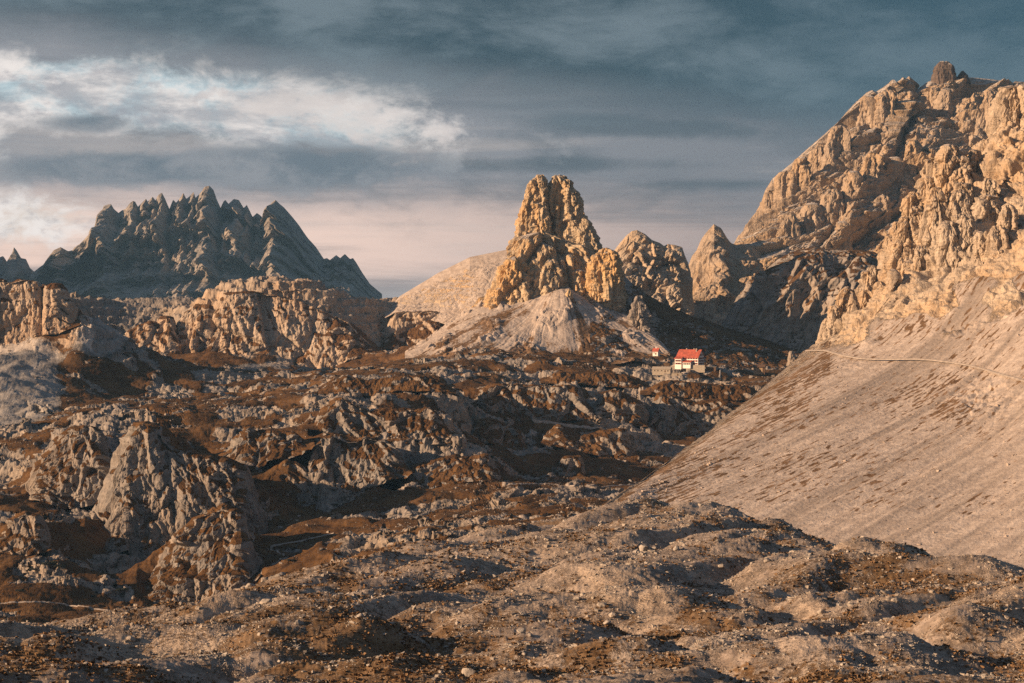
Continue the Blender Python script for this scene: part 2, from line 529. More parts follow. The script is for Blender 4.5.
# rock steps: (brink line, foot line, distance of the foot, how far the face leans back, words)
CRAGS = [
    ([(84, 548), (92, 520), (101, 492), (111, 466), (122, 446), (133, 433), (143, 425), (158, 429), (170, 440), (185, 455), (205, 458), (222, 461), (238, 468), (252, 485), (262, 508), (270, 536)], [(84, 562), (110, 555), (128, 547), (140, 568), (160, 558), (175, 550), (200, 560), (236, 550), (270, 541)], 1260, 40, 'tall grooved grey cliff in the shaded left of the valley'),
    ([(136, 590), (146, 570), (160, 552), (175, 540), (190, 528), (205, 515), (222, 508), (238, 512), (250, 535), (260, 560)], [(136, 597), (172, 602), (212, 606), (245, 592), (260, 572)], 1120, 40, 'low rounded grey spur at the foot of the tall shaded cliff'),
    ([(26, 490), (32, 478), (40, 465), (52, 452), (62, 440), (72, 429), (85, 425), (98, 430), (108, 446), (114, 470)], [(26, 498), (45, 502), (60, 506), (75, 506), (92, 502), (114, 482)], 1340, 36, 'slanting slabs of grey rock left of the tall shaded cliff'),
    ([(-30, 545), (0, 535), (10, 522), (25, 514), (38, 518), (46, 528), (52, 540)], [(-30, 552), (0, 550), (25, 554), (52, 547)], 1190, 16, 'small grey crag by the left edge of the valley'),
    ([(190, 470), (200, 462), (212, 458), (228, 452), (236, 437), (248, 430), (258, 437), (268, 431), (282, 433), (300, 430), (314, 434)], [(190, 484), (205, 500), (225, 492), (245, 466), (262, 471), (275, 459), (300, 452), (314, 442)], 1420, 26, 'dark broken cliff step over a brown grassy hollow'),
    ([(288, 485), (294, 468), (302, 455), (310, 446), (322, 439), (340, 436), (352, 441), (366, 437), (386, 442), (402, 449), (412, 462)], [(288, 494), (300, 500), (315, 501), (330, 492), (350, 489), (370, 486), (390, 479), (412, 470)], 1400, 22, 'fluted grey cliff in the middle of the valley, lower of two steps'),
    ([(308, 422), (318, 412), (328, 404), (342, 399), (356, 407), (372, 413), (392, 409), (410, 413), (428, 408), (442, 406), (450, 414), (456, 428)], [(308, 426), (330, 431), (360, 435), (380, 440), (420, 441), (442, 442), (456, 438)], 1475, 20, 'fluted grey cliff in the middle of the valley, upper of two steps'),
    ([(318, 388), (330, 381), (345, 377), (370, 381), (395, 378), (420, 376), (440, 380), (456, 386)], [(318, 391), (345, 390), (372, 393), (400, 388), (430, 388), (456, 391)], 1660, 14, 'bleached rock ledge capping the middle of the valley'),
    ([(394, 488), (402, 474), (412, 467), (426, 465), (438, 460), (455, 457), (472, 459), (488, 455), (498, 462), (503, 474)], [(394, 500), (410, 496), (425, 492), (440, 484), (470, 479), (503, 480)], 1400, 20, 'pale short cliff at the edge of the boulder field'),
    ([(462, 402), (470, 396), (480, 392), (495, 387), (512, 384), (528, 387), (545, 385), (560, 388), (578, 388), (592, 391), (598, 402)], [(462, 408), (480, 411), (500, 416), (530, 419), (560, 418), (598, 415)], 1725, 24, 'fluted cliff above the footpath, under the shelf of the refuge'),
    ([(590, 404), (600, 394), (612, 391), (624, 394), (634, 400), (642, 408), (648, 416)], [(590, 416), (605, 419), (625, 421), (648, 424)], 1735, 24, 'broken rock between the two cliffs under the refuge'),
    ([(640, 416), (648, 403), (656, 397), (670, 396), (684, 401), (696, 404), (708, 402), (722, 401), (735, 408), (760, 412)], [(640, 424), (650, 429), (662, 433), (676, 437), (700, 431), (725, 426), (760, 422)], 1770, 22, 'smooth grey cliff straight below the refuge'),
    ([(640, 388), (655, 384), (670, 381), (690, 383), (710, 385), (740, 387), (770, 390)], [(640, 392), (655, 392), (690, 395), (720, 397), (770, 398)], 1830, 14, 'pale layered ledge just below the refuge'),
    ([(540, 377), (560, 372), (580, 374), (605, 373), (630, 376), (650, 379)], [(540, 380), (570, 381), (600, 383), (650, 386)], 1900, 14, 'long low ledge of pale rock left of the refuge'),
    ([(466, 434), (472, 425), (482, 420), (494, 420), (503, 425), (512, 428), (522, 433), (528, 440)], [(466, 439), (480, 440), (492, 441), (510, 448), (528, 446)], 1640, 20, 'knobbly outcrop under the left end of the footpath'),
    ([(540, 433), (548, 426), (558, 427), (566, 432), (580, 438), (592, 436), (605, 432), (620, 430), (632, 434), (638, 444)], [(540, 441), (560, 444), (580, 450), (595, 454), (612, 459), (628, 461), (638, 455)], 1640, 20, 'grey outcrops under the middle of the footpath'),
    ([(552, 472), (560, 464), (570, 457), (580, 458), (586, 468)], [(552, 476), (568, 477), (586, 475)], 1500, 14, 'single pale block of rock in the brown hollow'),
    ([(112, 354), (120, 345), (130, 335), (142, 326), (150, 322), (158, 324), (166, 318), (175, 318), (182, 328)], [(112, 361), (130, 358), (150, 354), (165, 355), (182, 350)], 2240, 26, 'first lit crag step left of the rounded dome'),
    ([(164, 350), (172, 336), (180, 324), (189, 312), (200, 306), (210, 306), (216, 316)], [(164, 356), (185, 354), (195, 350), (216, 350)], 2245, 30, 'second lit crag step left of the rounded dome'),
    ([(380, 330), (388, 317), (398, 312), (412, 312), (426, 311), (440, 312), (452, 318), (464, 331)], [(380, 346), (400, 347), (420, 343), (440, 339), (464, 335)], 2275, 30, 'shaded banded flank at the right end of the rounded dome'),
    ([(190, 346), (196, 334), (204, 320), (212, 308), (220, 300), (230, 295), (246, 293), (262, 293), (278, 295), (292, 299), (306, 303), (320, 308), (334, 314), (350, 320), (364, 326), (376, 334), (386, 344)], [(190, 352), (210, 349), (230, 350), (250, 352), (270, 352), (290, 358), (304, 364), (318, 368), (334, 364), (350, 358), (370, 354), (386, 350)], 2235, 34, 'main sunlit cliff of the rounded dome'),
    ([(-60, 300), (-40, 281), (0, 280), (10, 282), (20, 279), (30, 280), (38, 281), (46, 286), (56, 285), (64, 290), (72, 297), (80, 308)], [(-60, 346), (-40, 347), (0, 348), (20, 341), (35, 332), (50, 332), (60, 331), (70, 327), (80, 322)], 1905, 18, 'sunlit cliff of the flat topped butte at the left edge'),
]
# ground lines joining the cliffs: top of dome and butte
TOPS = [(425, 306, 2390), (400, 300, 2405), (-70, 330, 1960), (200, 297, 2360), (212, 290, 2345), (225, 284, 2340), (245, 279, 2335), (275, 279, 2335), (300, 281, 2335), (325, 287, 2340), (345, 292, 2355), (370, 300, 2360), (-30, 272, 1965), (0, 269, 1970), (25, 267, 1972), (45, 271, 1972), (60, 280, 1980), (70, 288, 1995)]
VP += TOPS
for br, ft, Yd, ln, _ in CRAGS:
    for q in np.linspace(br[0][0], br[-1][0], max(3, int((br[-1][0] - br[0][0]) / 11))):
        yb = np.interp(q, [p[0] for p in br], [p[1] for p in br]); yf = np.interp(q, [p[0] for p in ft], [p[1] for p in ft])
        VP.append((q, yf + 0.5, Yd - 4))
        x_, y_, z_ = P(q, yb, Yd + ln)
        zt = z_ - 1.2
        zt -= 2.0
        VP.append((q, HOR - F * zt / (Yd + ln + 48), Yd + ln + 48))
_rbf = RBF([P(*p) for p in VP] + [(-900, 800, -150), (-900, 1500, -200), (-1000, 2300, -160), (900, 2300, -60), (900, 1500, -60), (-700, 3200, -150), (800, 3300, -150), (-300, 650, -150), (100, 650, -130)])
VR = Raster(_rbf, -1200, 1200, 600, 3250, 6.0, blur=1)


SITES = [(690.5, 365.2, 2000, 22), (656.2, 354.6, 2075, 9), (662, 372.2, 1970, 14), (677, 376.0, 1960, 9), (759, 371.6, 2015, 14), (711, 369.2, 1990, 10), (697, 368.6, 1988, 15)]


def outcrop(X, Y):
    """where bare rock comes through the turf, 0..1"""
    px = CX + F * X / Y
    m = fbm(X / 110 + 3, Y / 60, 2.9, 4, 0.6)
    m = m + 0.3 * n3(X / 30, Y / 40, 7.3)
    bias = 0.07 + 0.26 * np.exp(-(((px - 400) / 90) ** 2 + ((Y - 1700) / 160) ** 2)) + 0.14 * np.exp(-(((px - 80) / 70) ** 2 + ((Y - 1600) / 200) ** 2)) + 0.36 * np.exp(-(((px - 670) / 120) ** 2 + ((Y - 1890) / 90) ** 2))
    bias = bias + 0.45 * sstep(2200, 2330, Y) - 0.6 * np.exp(-(((px - 20) / 55) ** 2 + ((Y - 1800) / 90) ** 2)) - 0.25 * np.exp(-(((px - 150) / 140) ** 2 + ((Y - 1050) / 90) ** 2)) - 0.2 * np.exp(-(((px - 260) / 40) ** 2 + ((Y - 1340) / 80) ** 2)) - 0.2 * np.exp(-(((px - 600) / 50) ** 2 + ((Y - 1500) / 60) ** 2))
    return sstep(0.0, 0.22, m + bias)


def valley_h(X, Y, fine=True):
    s0 = VR.slope(X, Y)
    st = sstep(0.25, 1.0, s0)
    w1 = n3(X / 75, Y / 75, 1.5); w2 = n3(X / 75 + 31, Y / 75, 8.2)
    w3 = n3(X / 24, Y / 24, 3.1); w4 = n3(X / 24 + 11, Y / 24, 4.4)
    z = VR.z(X + 7 * w1 + 4 * w3, Y + 7 * w2 + 4 * w4)
    oc = outcrop(X, Y)
    lo = fbm(X / 160, Y / 160, 0.7, 3)
    tame = 1 - np.exp(-(((CX + F * X / Y - 15) / 70) ** 2 + ((Y - 1790) / 130) ** 2))
    for step, amt, sd in ((11.0, 0.8, 2.0), (3.6, 0.7, 7.0)):
        q = (z + 4 * lo + 1.1 * n3(X / 22, Y / 22, sd)) / step
        fr = q - np.floor(q)
        t = np.floor(q) + sstep(0.55, 0.95, fr)
        z = z + (t - q) * step * amt * (0.3 + 0.7 * oc) * tame
    z = z + 2.4 * (np.abs(n3(X / 26, Y / 26, 5.5)) * 2 - 0.5)
    calm = 1 - 0.6 * sstep(2150, 2280, Y)
    z = z + (0.1 + 0.9 * oc) * calm * 4.2 * worley((X + 4 * w3) / 19, (Y + 4 * w4) / 19, None, True)
    px = CX + F * X / Y
    for br, ft, Yd, ln, _w in CRAGS:
        m_ = (px > br[0][0]) & (px < br[-1][0]) & (Y > Yd - 3) & (Y < Yd + ln + 34)
        if not m_.any(): continue
        u = (px[m_] - br[0][0]) / (br[-1][0] - br[0][0]); v = (Y[m_] - Yd + 3) / (ln + 37)
        z[m_] -= 13 * np.sin(np.pi * v) ** 0.8 * np.minimum(1, 6 * np.minimum(u, 1 - u))
    if fine:
        z = z + (0.12 + 0.88 * oc) * 2.2 * worley((X + 2 * w4) / 8, (Y + 2 * w3) / 8, None, True)
        z = z + (0.15 + 0.85 * oc) * 1.0 * worley(X / 3.4, Y / 3.4, None, True)
        z = z + 0.8 * fbm(X / 8, Y / 8, 2.2, 3, 0.6)
    # levelled building sites on the shelf
    for px_, py_, Yd, r_ in SITES:
        sx_, sy_, sz_ = P(px_, py_, Yd)
        e = ((X - sx_) / r_) ** 2 + ((Y - sy_ + r_ * 0.8) / (r_ * 1.8)) ** 2
        w_ = np.exp(-e * e)
        z = z * (1 - w_) + np.minimum(z, sz_ + 0.4 + 0.06 * (Y - sy_)) * w_
    return z


X, Y = polar_sheet(lambda a, c: valley_h(a, c, False), -200, 1000, 1380, 690, 2700, 1000, wh=0.16)
Z = valley_h(X, Y)
V = np.stack([X, Y, Z], -1)
N = grid_normals(V)
steep = 1 - sstep(0.35, 0.75, N[..., 2])
V = V + N * np.array([1, 1, 0.3]) * (steep * cliff_disp(V, [(18, 3.0, 'w'), (8, 1.8, 'w'), (3.6, .9, 'w')], 0.2, (0, 0), 2.0))[..., None]
N = grid_normals(V)
# smooth slope of the land, for what grows where
PXV = CX + F * X / Y
PYV = HOR - F * Z / Y
Nb = N.copy()
for _ in range(4):
    Nb[1:-1, 1:-1] = (Nb[1:-1, 1:-1] * 2 + Nb[:-2, 1:-1] + Nb[2:, 1:-1] + Nb[1:-1, :-2] + Nb[1:-1, 2:]) / 6
nz = Nb[..., 2] / (np.linalg.norm(Nb, axis=-1) + 1e-9)
pn = fbm(X / 60, Y / 60, 3.3, 4)
stony = np.zeros_like(X)


def patch(cx, cy, rx, ry, a, ang=0.0, Yc=None):
    """a stony or grassy patch of land, given where it lies on the ground"""
    dx, dy = PXV - cx, PYV - cy
    c, s_ = math.cos(ang), math.sin(ang)
    e = ((dx * c + dy * s_) / rx) ** 2 + ((-dx * s_ + dy * c) / ry) ** 2
    return a * np.exp(-e)


stony += patch(400, 375, 60, 16, .30) + patch(520, 376, 60, 10, .3) + patch(700, 385, 60, 12, .25) + patch(270, 290, 80, 12, .45) + patch(420, 308, 60, 14, .4) + patch(100, 380, 60, 30, .1)
stony += patch(450, 510, 110, 20, .12) - patch(260, 480, 40, 25, .4) - patch(60, 600, 130, 20, .3) - patch(560, 480, 50, 14, .3)
oc = outcrop(X, Y)
veg = sstep(0.50, 0.80, nz + 0.22 * pn - stony * 0.6 + 0.1) * (1 - 0.9 * oc)
scree = patch(15, 385, 50, 55, 1.5, 0.5) + patch(105, 335, 34, 26, .95) + patch(265, 368, 52, 11, .8) + patch(90, 300, 20, 10, .6) + patch(20, 525, 20, 14, .6)
scree += patch(140, 585, 8, 50, .55, 0.9) + patch(200, 590, 5, 45, .5, 0.8)
scree *= 0.75 + 0.9 * pn
veg = veg * (1 - sstep(0.35, 0.6, scree))
SEG = np.zeros(X.shape, int)
front = VR.S
SEG[(PXV < 92) & (Y > 1885) & (Y < 2080)] = 1
SEG[(PXV > 190) & (PXV < 470) & (Y > 2190)] = 2
F4 = grid_faces(*X.shape)
sf = SEG.ravel()[F4].max(1)
for k, (nm, lb) in enumerate((('valley', 'grassy valley with grey rock bands and terraces below the refuge'),
                              ('hill', 'flat topped rock butte at the left edge with sunlit cliffs'),
                              ('hill', 'broad rounded rock dome with a sunlit cliff in front of the far blue mountain'))):
    fs = F4[sf == k]
    used = np.unique(fs); remap = np.full(X.size, -1); remap[used] = np.arange(len(used))
    me = mesh_from(nm, V.reshape(-1, 3)[used], remap[fs], M_VALLEY, {'veg': veg.ravel()[used], 'scree': scree.ravel()[used]})
    if nm == 'hill': me.materials[0] = M_DOME
    link(nm, me, lb, None, 'structure')

for ci, (br, ft, Yd, ln, words) in enumerate(CRAGS):
    x0_, x1_ = br[0][0], br[-1][0]
    fx_, fy_ = [p[0] for p in ft], [p[1] for p in ft]
    xs_ = sorted(set([p[0] for p in br] + list(np.linspace(x0_, x1_, 24))))
    e_ = lambda q: min(1.0, min(q - x0_, x1_ - q) / (0.16 * (x1_ - x0_)))
    br = [(q, np.interp(q, fx_, fy_) - (np.interp(q, fx_, fy_) - np.interp(q, [p[0] for p in br], [p[1] for p in br])) * e_(q) - 0.3) for q in xs_]
    hh = max(np.interp(b_[0], [p[0] for p in ft], [p[1] for p in ft]) - b_[1] for b_ in br)
    k = np.clip(hh * Yd / F / 30, 0.35, 1.3)
    if ci >= len(CRAGS) - 2: k = 0.62
    foot = [(p[0], p[1] + 3, Yd - 3) for p in ft]
    line = [(p[0], p[1], Yd + ln) for p in br]
    z_lo = [P(p[0], p[1], Yd + ln) for p in br]
    cap1 = [(p[0], HOR - F * (z[2] + 0.6) / (Yd + ln + 12) , Yd + ln + 12) for p, z in zip(br, z_lo)]
    cap2 = [(p[0], HOR - F * (z[2] - 9) / (Yd + ln + 55), Yd + ln + 55) for p, z in zip(br, z_lo)]
    V, par = loft([foot, line, cap1, cap2], x0_, x1_, int((x1_ - x0_) * 1.25) + 8, [max(16, int(hh * 1.3)), 10, 14])
    pr = np.repeat(par[:, None], V.shape[1], 1)
    ends = sstep(0, 0.10, np.linspace(0, 1, V.shape[1]))[None]; ends = ends * ends[:, ::-1]
    zs_ = 0.12
    d = cliff_disp(V, [(40 * k, 5 * k, 'w'), (19 * k + 3, 3.4 * k, 'r'), (12 * k + 2, 2.8 * k, 'w'), (8.5, 1.9, 'r'), (5.6, 1.7, 'w'), (2.6, .7, 'w')], zs_, (0.15, 0), 7.7 * ci) + strata_disp(V, 6, 0.25, ci)
    if ci >= len(CRAGS) - 3:
        d = cliff_disp(V, [(70, 7, 'w'), (30, 4.5, 'w'), (13, 2.0, 'w'), (9, .8, 'h'), (6, 1.2, 'w'), (2.8, .6, 'w')], 0.22, (0.1, 0), 7.7 * ci) + strata_disp(V, 9, 0.5, ci)
    V = displaced(V, d * (0.15 + 0.85 * ends), 0.25)
    V[..., 2] += 1.6 * fbm(V[..., 0] / 9, V[..., 1] / 9, ci, 3, mode='b') * sstep(0.8, 1.1, pr)
    Nn = grid_normals(V)
    n = fbm(V[..., 0] / 18, V[..., 1] / 18, V[..., 2] / 18, 3)
    nzs = soft2(Nn[..., 2], 5)
    vg = sstep(0.40, 0.66, nzs + 0.35 * n) * 0.9
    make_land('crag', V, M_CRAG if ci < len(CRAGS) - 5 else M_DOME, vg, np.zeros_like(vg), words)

# ================================================================== NEAR HUMMOCKS
FP = [(-60, 683, 235), (0, 683, 230), (256, 683, 225), (512, 683, 220), (768, 683, 218), (1024, 683, 212), (1090, 683, 210),
      (-60, 632, 330), (0, 632, 330), (60, 629, 340), (120, 626, 350), (200, 611, 370), (240, 601, 385), (270, 591, 400), (330, 566, 450), (400, 546, 520), (450, 536, 570), (520, 522, 640), (590, 523, 690), (640, 512, 690), (700, 504, 640),
      (740, 506, 600), (790, 523, 545), (850, 541, 490), (900, 549, 450), (960, 556, 420), (1024, 566, 390), (1090, 578, 370),
      (150, 645, 300), (80, 655, 275), (300, 625, 330), (380, 600, 385), (330, 650, 285), (470, 560, 480), (560, 545, 530), (640, 528, 590), (700, 556, 455), (640, 560, 450), (760, 575, 410), (600, 600, 365), (700, 605, 355), (800, 585, 400), (900, 600, 350), (560, 640, 290), (740, 630, 305), (840, 640, 290), (1000, 620, 310), (960, 590, 365), (450, 620, 335), (430, 650, 285)]
fpts = [P(*p) for p in FP]
for px, py, Y0_ in FP[7:28]:
    x, y, z = P(px, py, Y0_)
    g = (y + 110) / y; fpts.append((x * g, y + 110, z - 26))
    g = (y + 300) / y; fpts.append((x * g, y + 300, z - 85))
    g = (y + 700) / y; fpts.append((x * g, y + 700, z - 190))
fpts += [(0, 0, -1.8), (-30, 40, -11), (30, 40, -10), (-50, 110, -27), (50, 110, -26), (0, 110, -26), (-120, 100, -27), (120, 100, -25), (0, 160, -36), (-45, 160, -36), (45, 160, -35)]
_rbf2 = RBF(fpts)
FR = Raster(_rbf2, -700, 700, 0, 1500, 4.0, blur=3)
# mounds: pixel, distance, half width and half depth in metres, height
MOUNDS = [(270, 598, 385, 26, 20, 1.5), (235, 640, 300, 17, 16, 3.0), (690, 535, 560, 30, 26, 4.0), (560, 555, 500, 22, 12, 2.0), (480, 580, 430, 24, 12, 2.0), (600, 585, 400, 14, 11, 3.0), (520, 610, 345, 22, 13, 3.0),
          (660, 600, 350, 11, 9, 3.4), (560, 655, 265, 11, 9, 3.4), (730, 615, 330, 12, 10, 4.2), (690, 655, 262, 13, 9, 3.2), (820, 575, 410, 20, 12, 2.5), (860, 610, 335, 14, 12, 3.4), (960, 600, 350, 16, 14, 4.0), (1010, 640, 290, 13, 12, 3.5),
          (880, 655, 262, 13, 11, 3.0), (780, 660, 255, 9, 8, 2.4), (380, 640, 300, 14, 11, 2.6), (320, 665, 255, 12, 9, 2.6), (120, 660, 265, 15, 10, 2.2), (40, 655, 275, 13, 9, 2.0), (440, 665, 250, 11, 8, 2.4), (760, 560, 440, 12, 9, 2.2), (900, 565, 415, 12, 9, 2.2), (400, 585, 430, 18, 12, 2.0)]
DIPS = [(775, 605, 345, 5, 22, 3.4), (640, 628, 305, 5, 18, 3.2), (900, 636, 285, 6, 12, 3.0), (795, 552, 470, 8, 12, 2.4)]


def front_h(X, Y, fine=True):
    z = FR.z(X, Y)
    wx = X + 5 * n3(X / 22, Y / 22, 2.2); wy = Y + 5 * n3(X / 22, Y / 22, 7.7)
    far = sstep(100, 190, Y)
    for sg, LST in ((1, MOUNDS), (-1, DIPS)):
        for (px, py, D, rx, ry, hh) in LST:
            x0, y0, _ = P(px, py, D)
            e = ((wx - x0) / rx) ** 2 + ((wy - y0) / ry) ** 2
            z = z + sg * (0.85 if sg > 0 else 0.9) * hh * np.exp(-e * e * 0.5 - 0.35 * e)
    ac = wx * 0.82 - wy * 0.57; al = wx * 0.57 + wy * 0.82
    b1 = np.abs(n3(ac / 24, al / 58, 0.4)); b2 = np.abs(n3(ac / 10, al / 19, 5.1))
    z = z + far * (4.3 * (np.minimum(b1 * 2.2, 1) - 0.55) + 1.0 * (np.minimum(b2 * 2.4, 1) - 0.5))
    if fine:
        z = z + far * (0.5 * fbm(wx / 5, wy / 5, 1.1, 3, 0.55, mode='b') + 0.28 * fbm(X / 1.3, Y / 1.3, 0.6, 3, 0.65))
    return z


X, Y = polar_sheet(lambda a, c: front_h(a, c, False), -240, 1290, 1540, 130, 1300, 900, wh=0.16)
Z = front_h(X, Y)
V = np.stack([X, Y, Z], -1)
N = grid_normals(V)
pn = fbm(X / 26, Y / 26, 4.4, 5, 0.6)
PXV = CX + F * X / Y; PYV = HOR - F * Z / Y
lean = N[..., 0] * -0.25
veg = 0.44 + 0.52 * pn + lean * 0.5 + 0.25 * (N[..., 2] - 0.9) + 0.25 * n3(X / 6, Y / 9, 2.0)
veg += patch(330, 650, 120, 40, .25) - patch(420, 555, 130, 22, .3) - patch(690, 560, 60, 40, .1) - patch(620, 560, 70, 20, .1)
scree = 0.42 + 0.8 * fbm(X / 18, Y / 18, 6.4, 4, 0.6)
me = mesh_from('near_slope', V, grid_faces(*X.shape), M_FRONT, {'veg': veg, 'scree': scree})
FRONT = link('foreground_slope', me, 'stony autumn turf rolling in hummocks across the near slope', None, 'structure')

# ================================================================== RIGHT HAND SLOPE: SCREE UNDER GOLDEN CLIFFS
sky = [(575, 530, 1000), (590, 515, 1010), (640, 480, 1100), (700, 437, 1200), (760, 388, 1310), (800, 355, 1390), (818, 340, 1440), (826, 326, 1450), (832, 308, 1455), (840, 291, 1460), (848, 286, 1465), (853, 296, 1465), (858, 280, 1470), (866, 271, 1480), (873, 264, 1480), (878, 268, 1480),
       (882, 245, 1490), (890, 236, 1490), (896, 224, 1500), (903, 206, 1505), (908, 194, 1505), (914, 190, 1510), (919, 186, 1515), (923, 172, 1520), (930, 160, 1525), (938, 154, 1530), (946, 146, 1535), (956, 150, 1540), (966, 136, 1545), (978, 128, 1550), (988, 112, 1555), (996, 96, 1555), (1010, 92, 1560), (1024, 90, 1560), (1090, 60, 1560), (1230, 9, 1560)]
mid = [(575, 535, 990), (590, 520, 1000), (640, 484, 1090), (700, 441, 1185), (760, 393, 1290), (800, 361, 1365), (820, 345, 1400), (840, 330, 1400), (870, 305, 1395), (900, 280, 1390), (930, 268, 1380), (960, 258, 1370), (990, 240, 1360), (1024, 225, 1350), (1090, 200, 1340), (1230, 158, 1323)]
low = [(575, 540, 970), (590, 524, 985), (640, 490, 1065), (700, 449, 1150), (760, 405, 1240), (800, 378, 1290), (840, 362, 1300), (870, 352, 1300), (930, 345, 1270), (990, 335, 1240), (1024, 320, 1220), (1090, 300, 1200), (1230, 266, 1166)]
bot = [(575, 545, 975), (590, 545, 980), (640, 545, 985), (700, 547, 962), (760, 555, 932), (800, 563, 908), (850, 574, 880), (900, 583, 850), (1024, 602, 792), (1090, 612, 772), (1230, 629, 738)]
end = [(575, 600, 900), (700, 600, 890), (850, 625, 800), (1090, 670, 700), (1230, 691, 653)]
back = [(p[0], p[1] + 90, p[2] + 160) for p in sky]
V, par = loft([end, bot, low, mid, sky, back], 575, 1230, 860, [40, 420, 150, 380, 60], sharp=[4])
H, W = V.shape[:2]
pr = np.repeat(par[:, None], W, 1)
x, y, z = V[..., 0], V[..., 1], V[..., 2]
pxg = np.repeat(np.linspace(575, 1230, W)[None], H, 0)
rocky = sstep(2.75, 3.15, pr + 0.55 * n3(x / 55, y / 55, z / 55) + 0.2 * n3(x / 14, y / 14, z / 14)) * sstep(800, 850, pxg) * (1 - 0.6 * sstep(4.0, 4.3, pr))
crag = sstep(-0.12, 0.2, n3(x / 40, y / 40, z / 40 + 4) + 0.35 * sstep(2.4, 3.0, pr)) * sstep(1.9, 2.4, pr + 0.3 * n3(x / 30, y / 30, 3.0)) * sstep(800, 880, pxg + 35 * n3(x / 30, y / 30, 1.0))
crag = np.maximum(crag, 0.55 * np.exp(-(((pxg - 985) / 30) ** 2 + ((HOR - F * z / y - 398) / 22) ** 2)))
d = rocky * (cliff_disp(V, [(62, 12, 'w'), (30, 8, 'w'), (16, 5, 'w'), (10, 2.0, 'h'), (8, 2.8, 'w'), (3.5, 1.2, 'w')], 0.14, (0.1, 0), 3.0) - 6.0 + strata_disp(V, 5.0, 0.8, 1.0))
d += (1 - rocky) * crag * cliff_disp(V, [(26, 4, 'w'), (12, 3, 'w'), (6, 1.8, 'w'), (3, .9, 'w')], 0.4, (0.3, 0), 9.0)
# gullies of the scree run straight down the fall line
fa = (x * 0.69 - y * 0.72)                    # across the fall line
fl = (x * 0.72 + y * 0.69)
gul = np.abs(n3(fa / 34, fl / 500, 1.0)) + 0.5 * np.abs(n3(fa / 13, fl / 240, 2.0)) + 0.25 * np.abs(n3(fa / 5, fl / 90, 3.0))
sl = (1 - rocky) * sstep(0.0, 0.6, pr)
d += sl * (4.2 * (gul - 0.4) + 0.3 * n3(x / 2, y / 2, z / 2) + 0.22 * n3(x / 0.9, y / 0.9, z / 0.9))
d *= sstep(0, 0.35, pr)
V = displaced(V, d, 0.5)
SLOPE_V = V
st = 0.35 * n3(fa / 12, fl / 200, 5.0) + 0.55 * n3(x / 55, y / 55, 2.0) + 1.05 * n3(fa / 2.6, fl / 10, 6.0) + 0.45 * n3(fa / 1.4, fl / 4.5, 8.0)
pyg = HOR - F * V[..., 2] / V[..., 1]
bandm = 0.9 * np.exp(-((pyg - (900 - pxg * 0.62) + 30) / 60) ** 2)
edge = pyg - np.interp(pxg, [p[0] for p in sky], [p[1] for p in sky])
veg = 0.20 + 0.60 * st + 0.28 * np.exp(-((edge - 40) / 28.0) ** 2) * (pxg < 830) + 0.30 * np.exp(-(((pxg - 800) / 60) ** 2 + ((pyg - 455) / 45) ** 2)) + 0.3 * np.exp(-(((pxg - 960) / 50) ** 2 + ((pyg - 400) / 30) ** 2)) - 0.3 * np.exp(-(((pxg - 760) / 60) ** 2 + ((pyg - 440) / 25) ** 2)) + 0.25 * sstep(1.9, 2.4, pr) * (1 - sstep(3, 3.3, pr)) - 0.25 * sstep(500, 540, pyg)
veg *= (1 - rocky) * (1 - crag * 0.7)
scree = (1 - rocky) * (1 - 0.75 * crag) * (1.0 - 0.5 * sstep(2.2, 2.8, pr))
tone = 0.12 + 0.9 * n3(fa / 20, fl / 420, 1.2) + 0.5 * n3(fa / 7, fl / 160, 2.2) + 0.35 * n3(fa / 2.6, fl / 60, 3.2) + 0.25 * sstep(2.0, 2.6, pr) + 0.2 * sstep(520, 570, pyg)
make_land('scree_slope', V, M_SLOPE, veg, scree, 'pale scree slope streaked with grass below golden cliffs', tone=np.clip(tone, 0, 0.85))

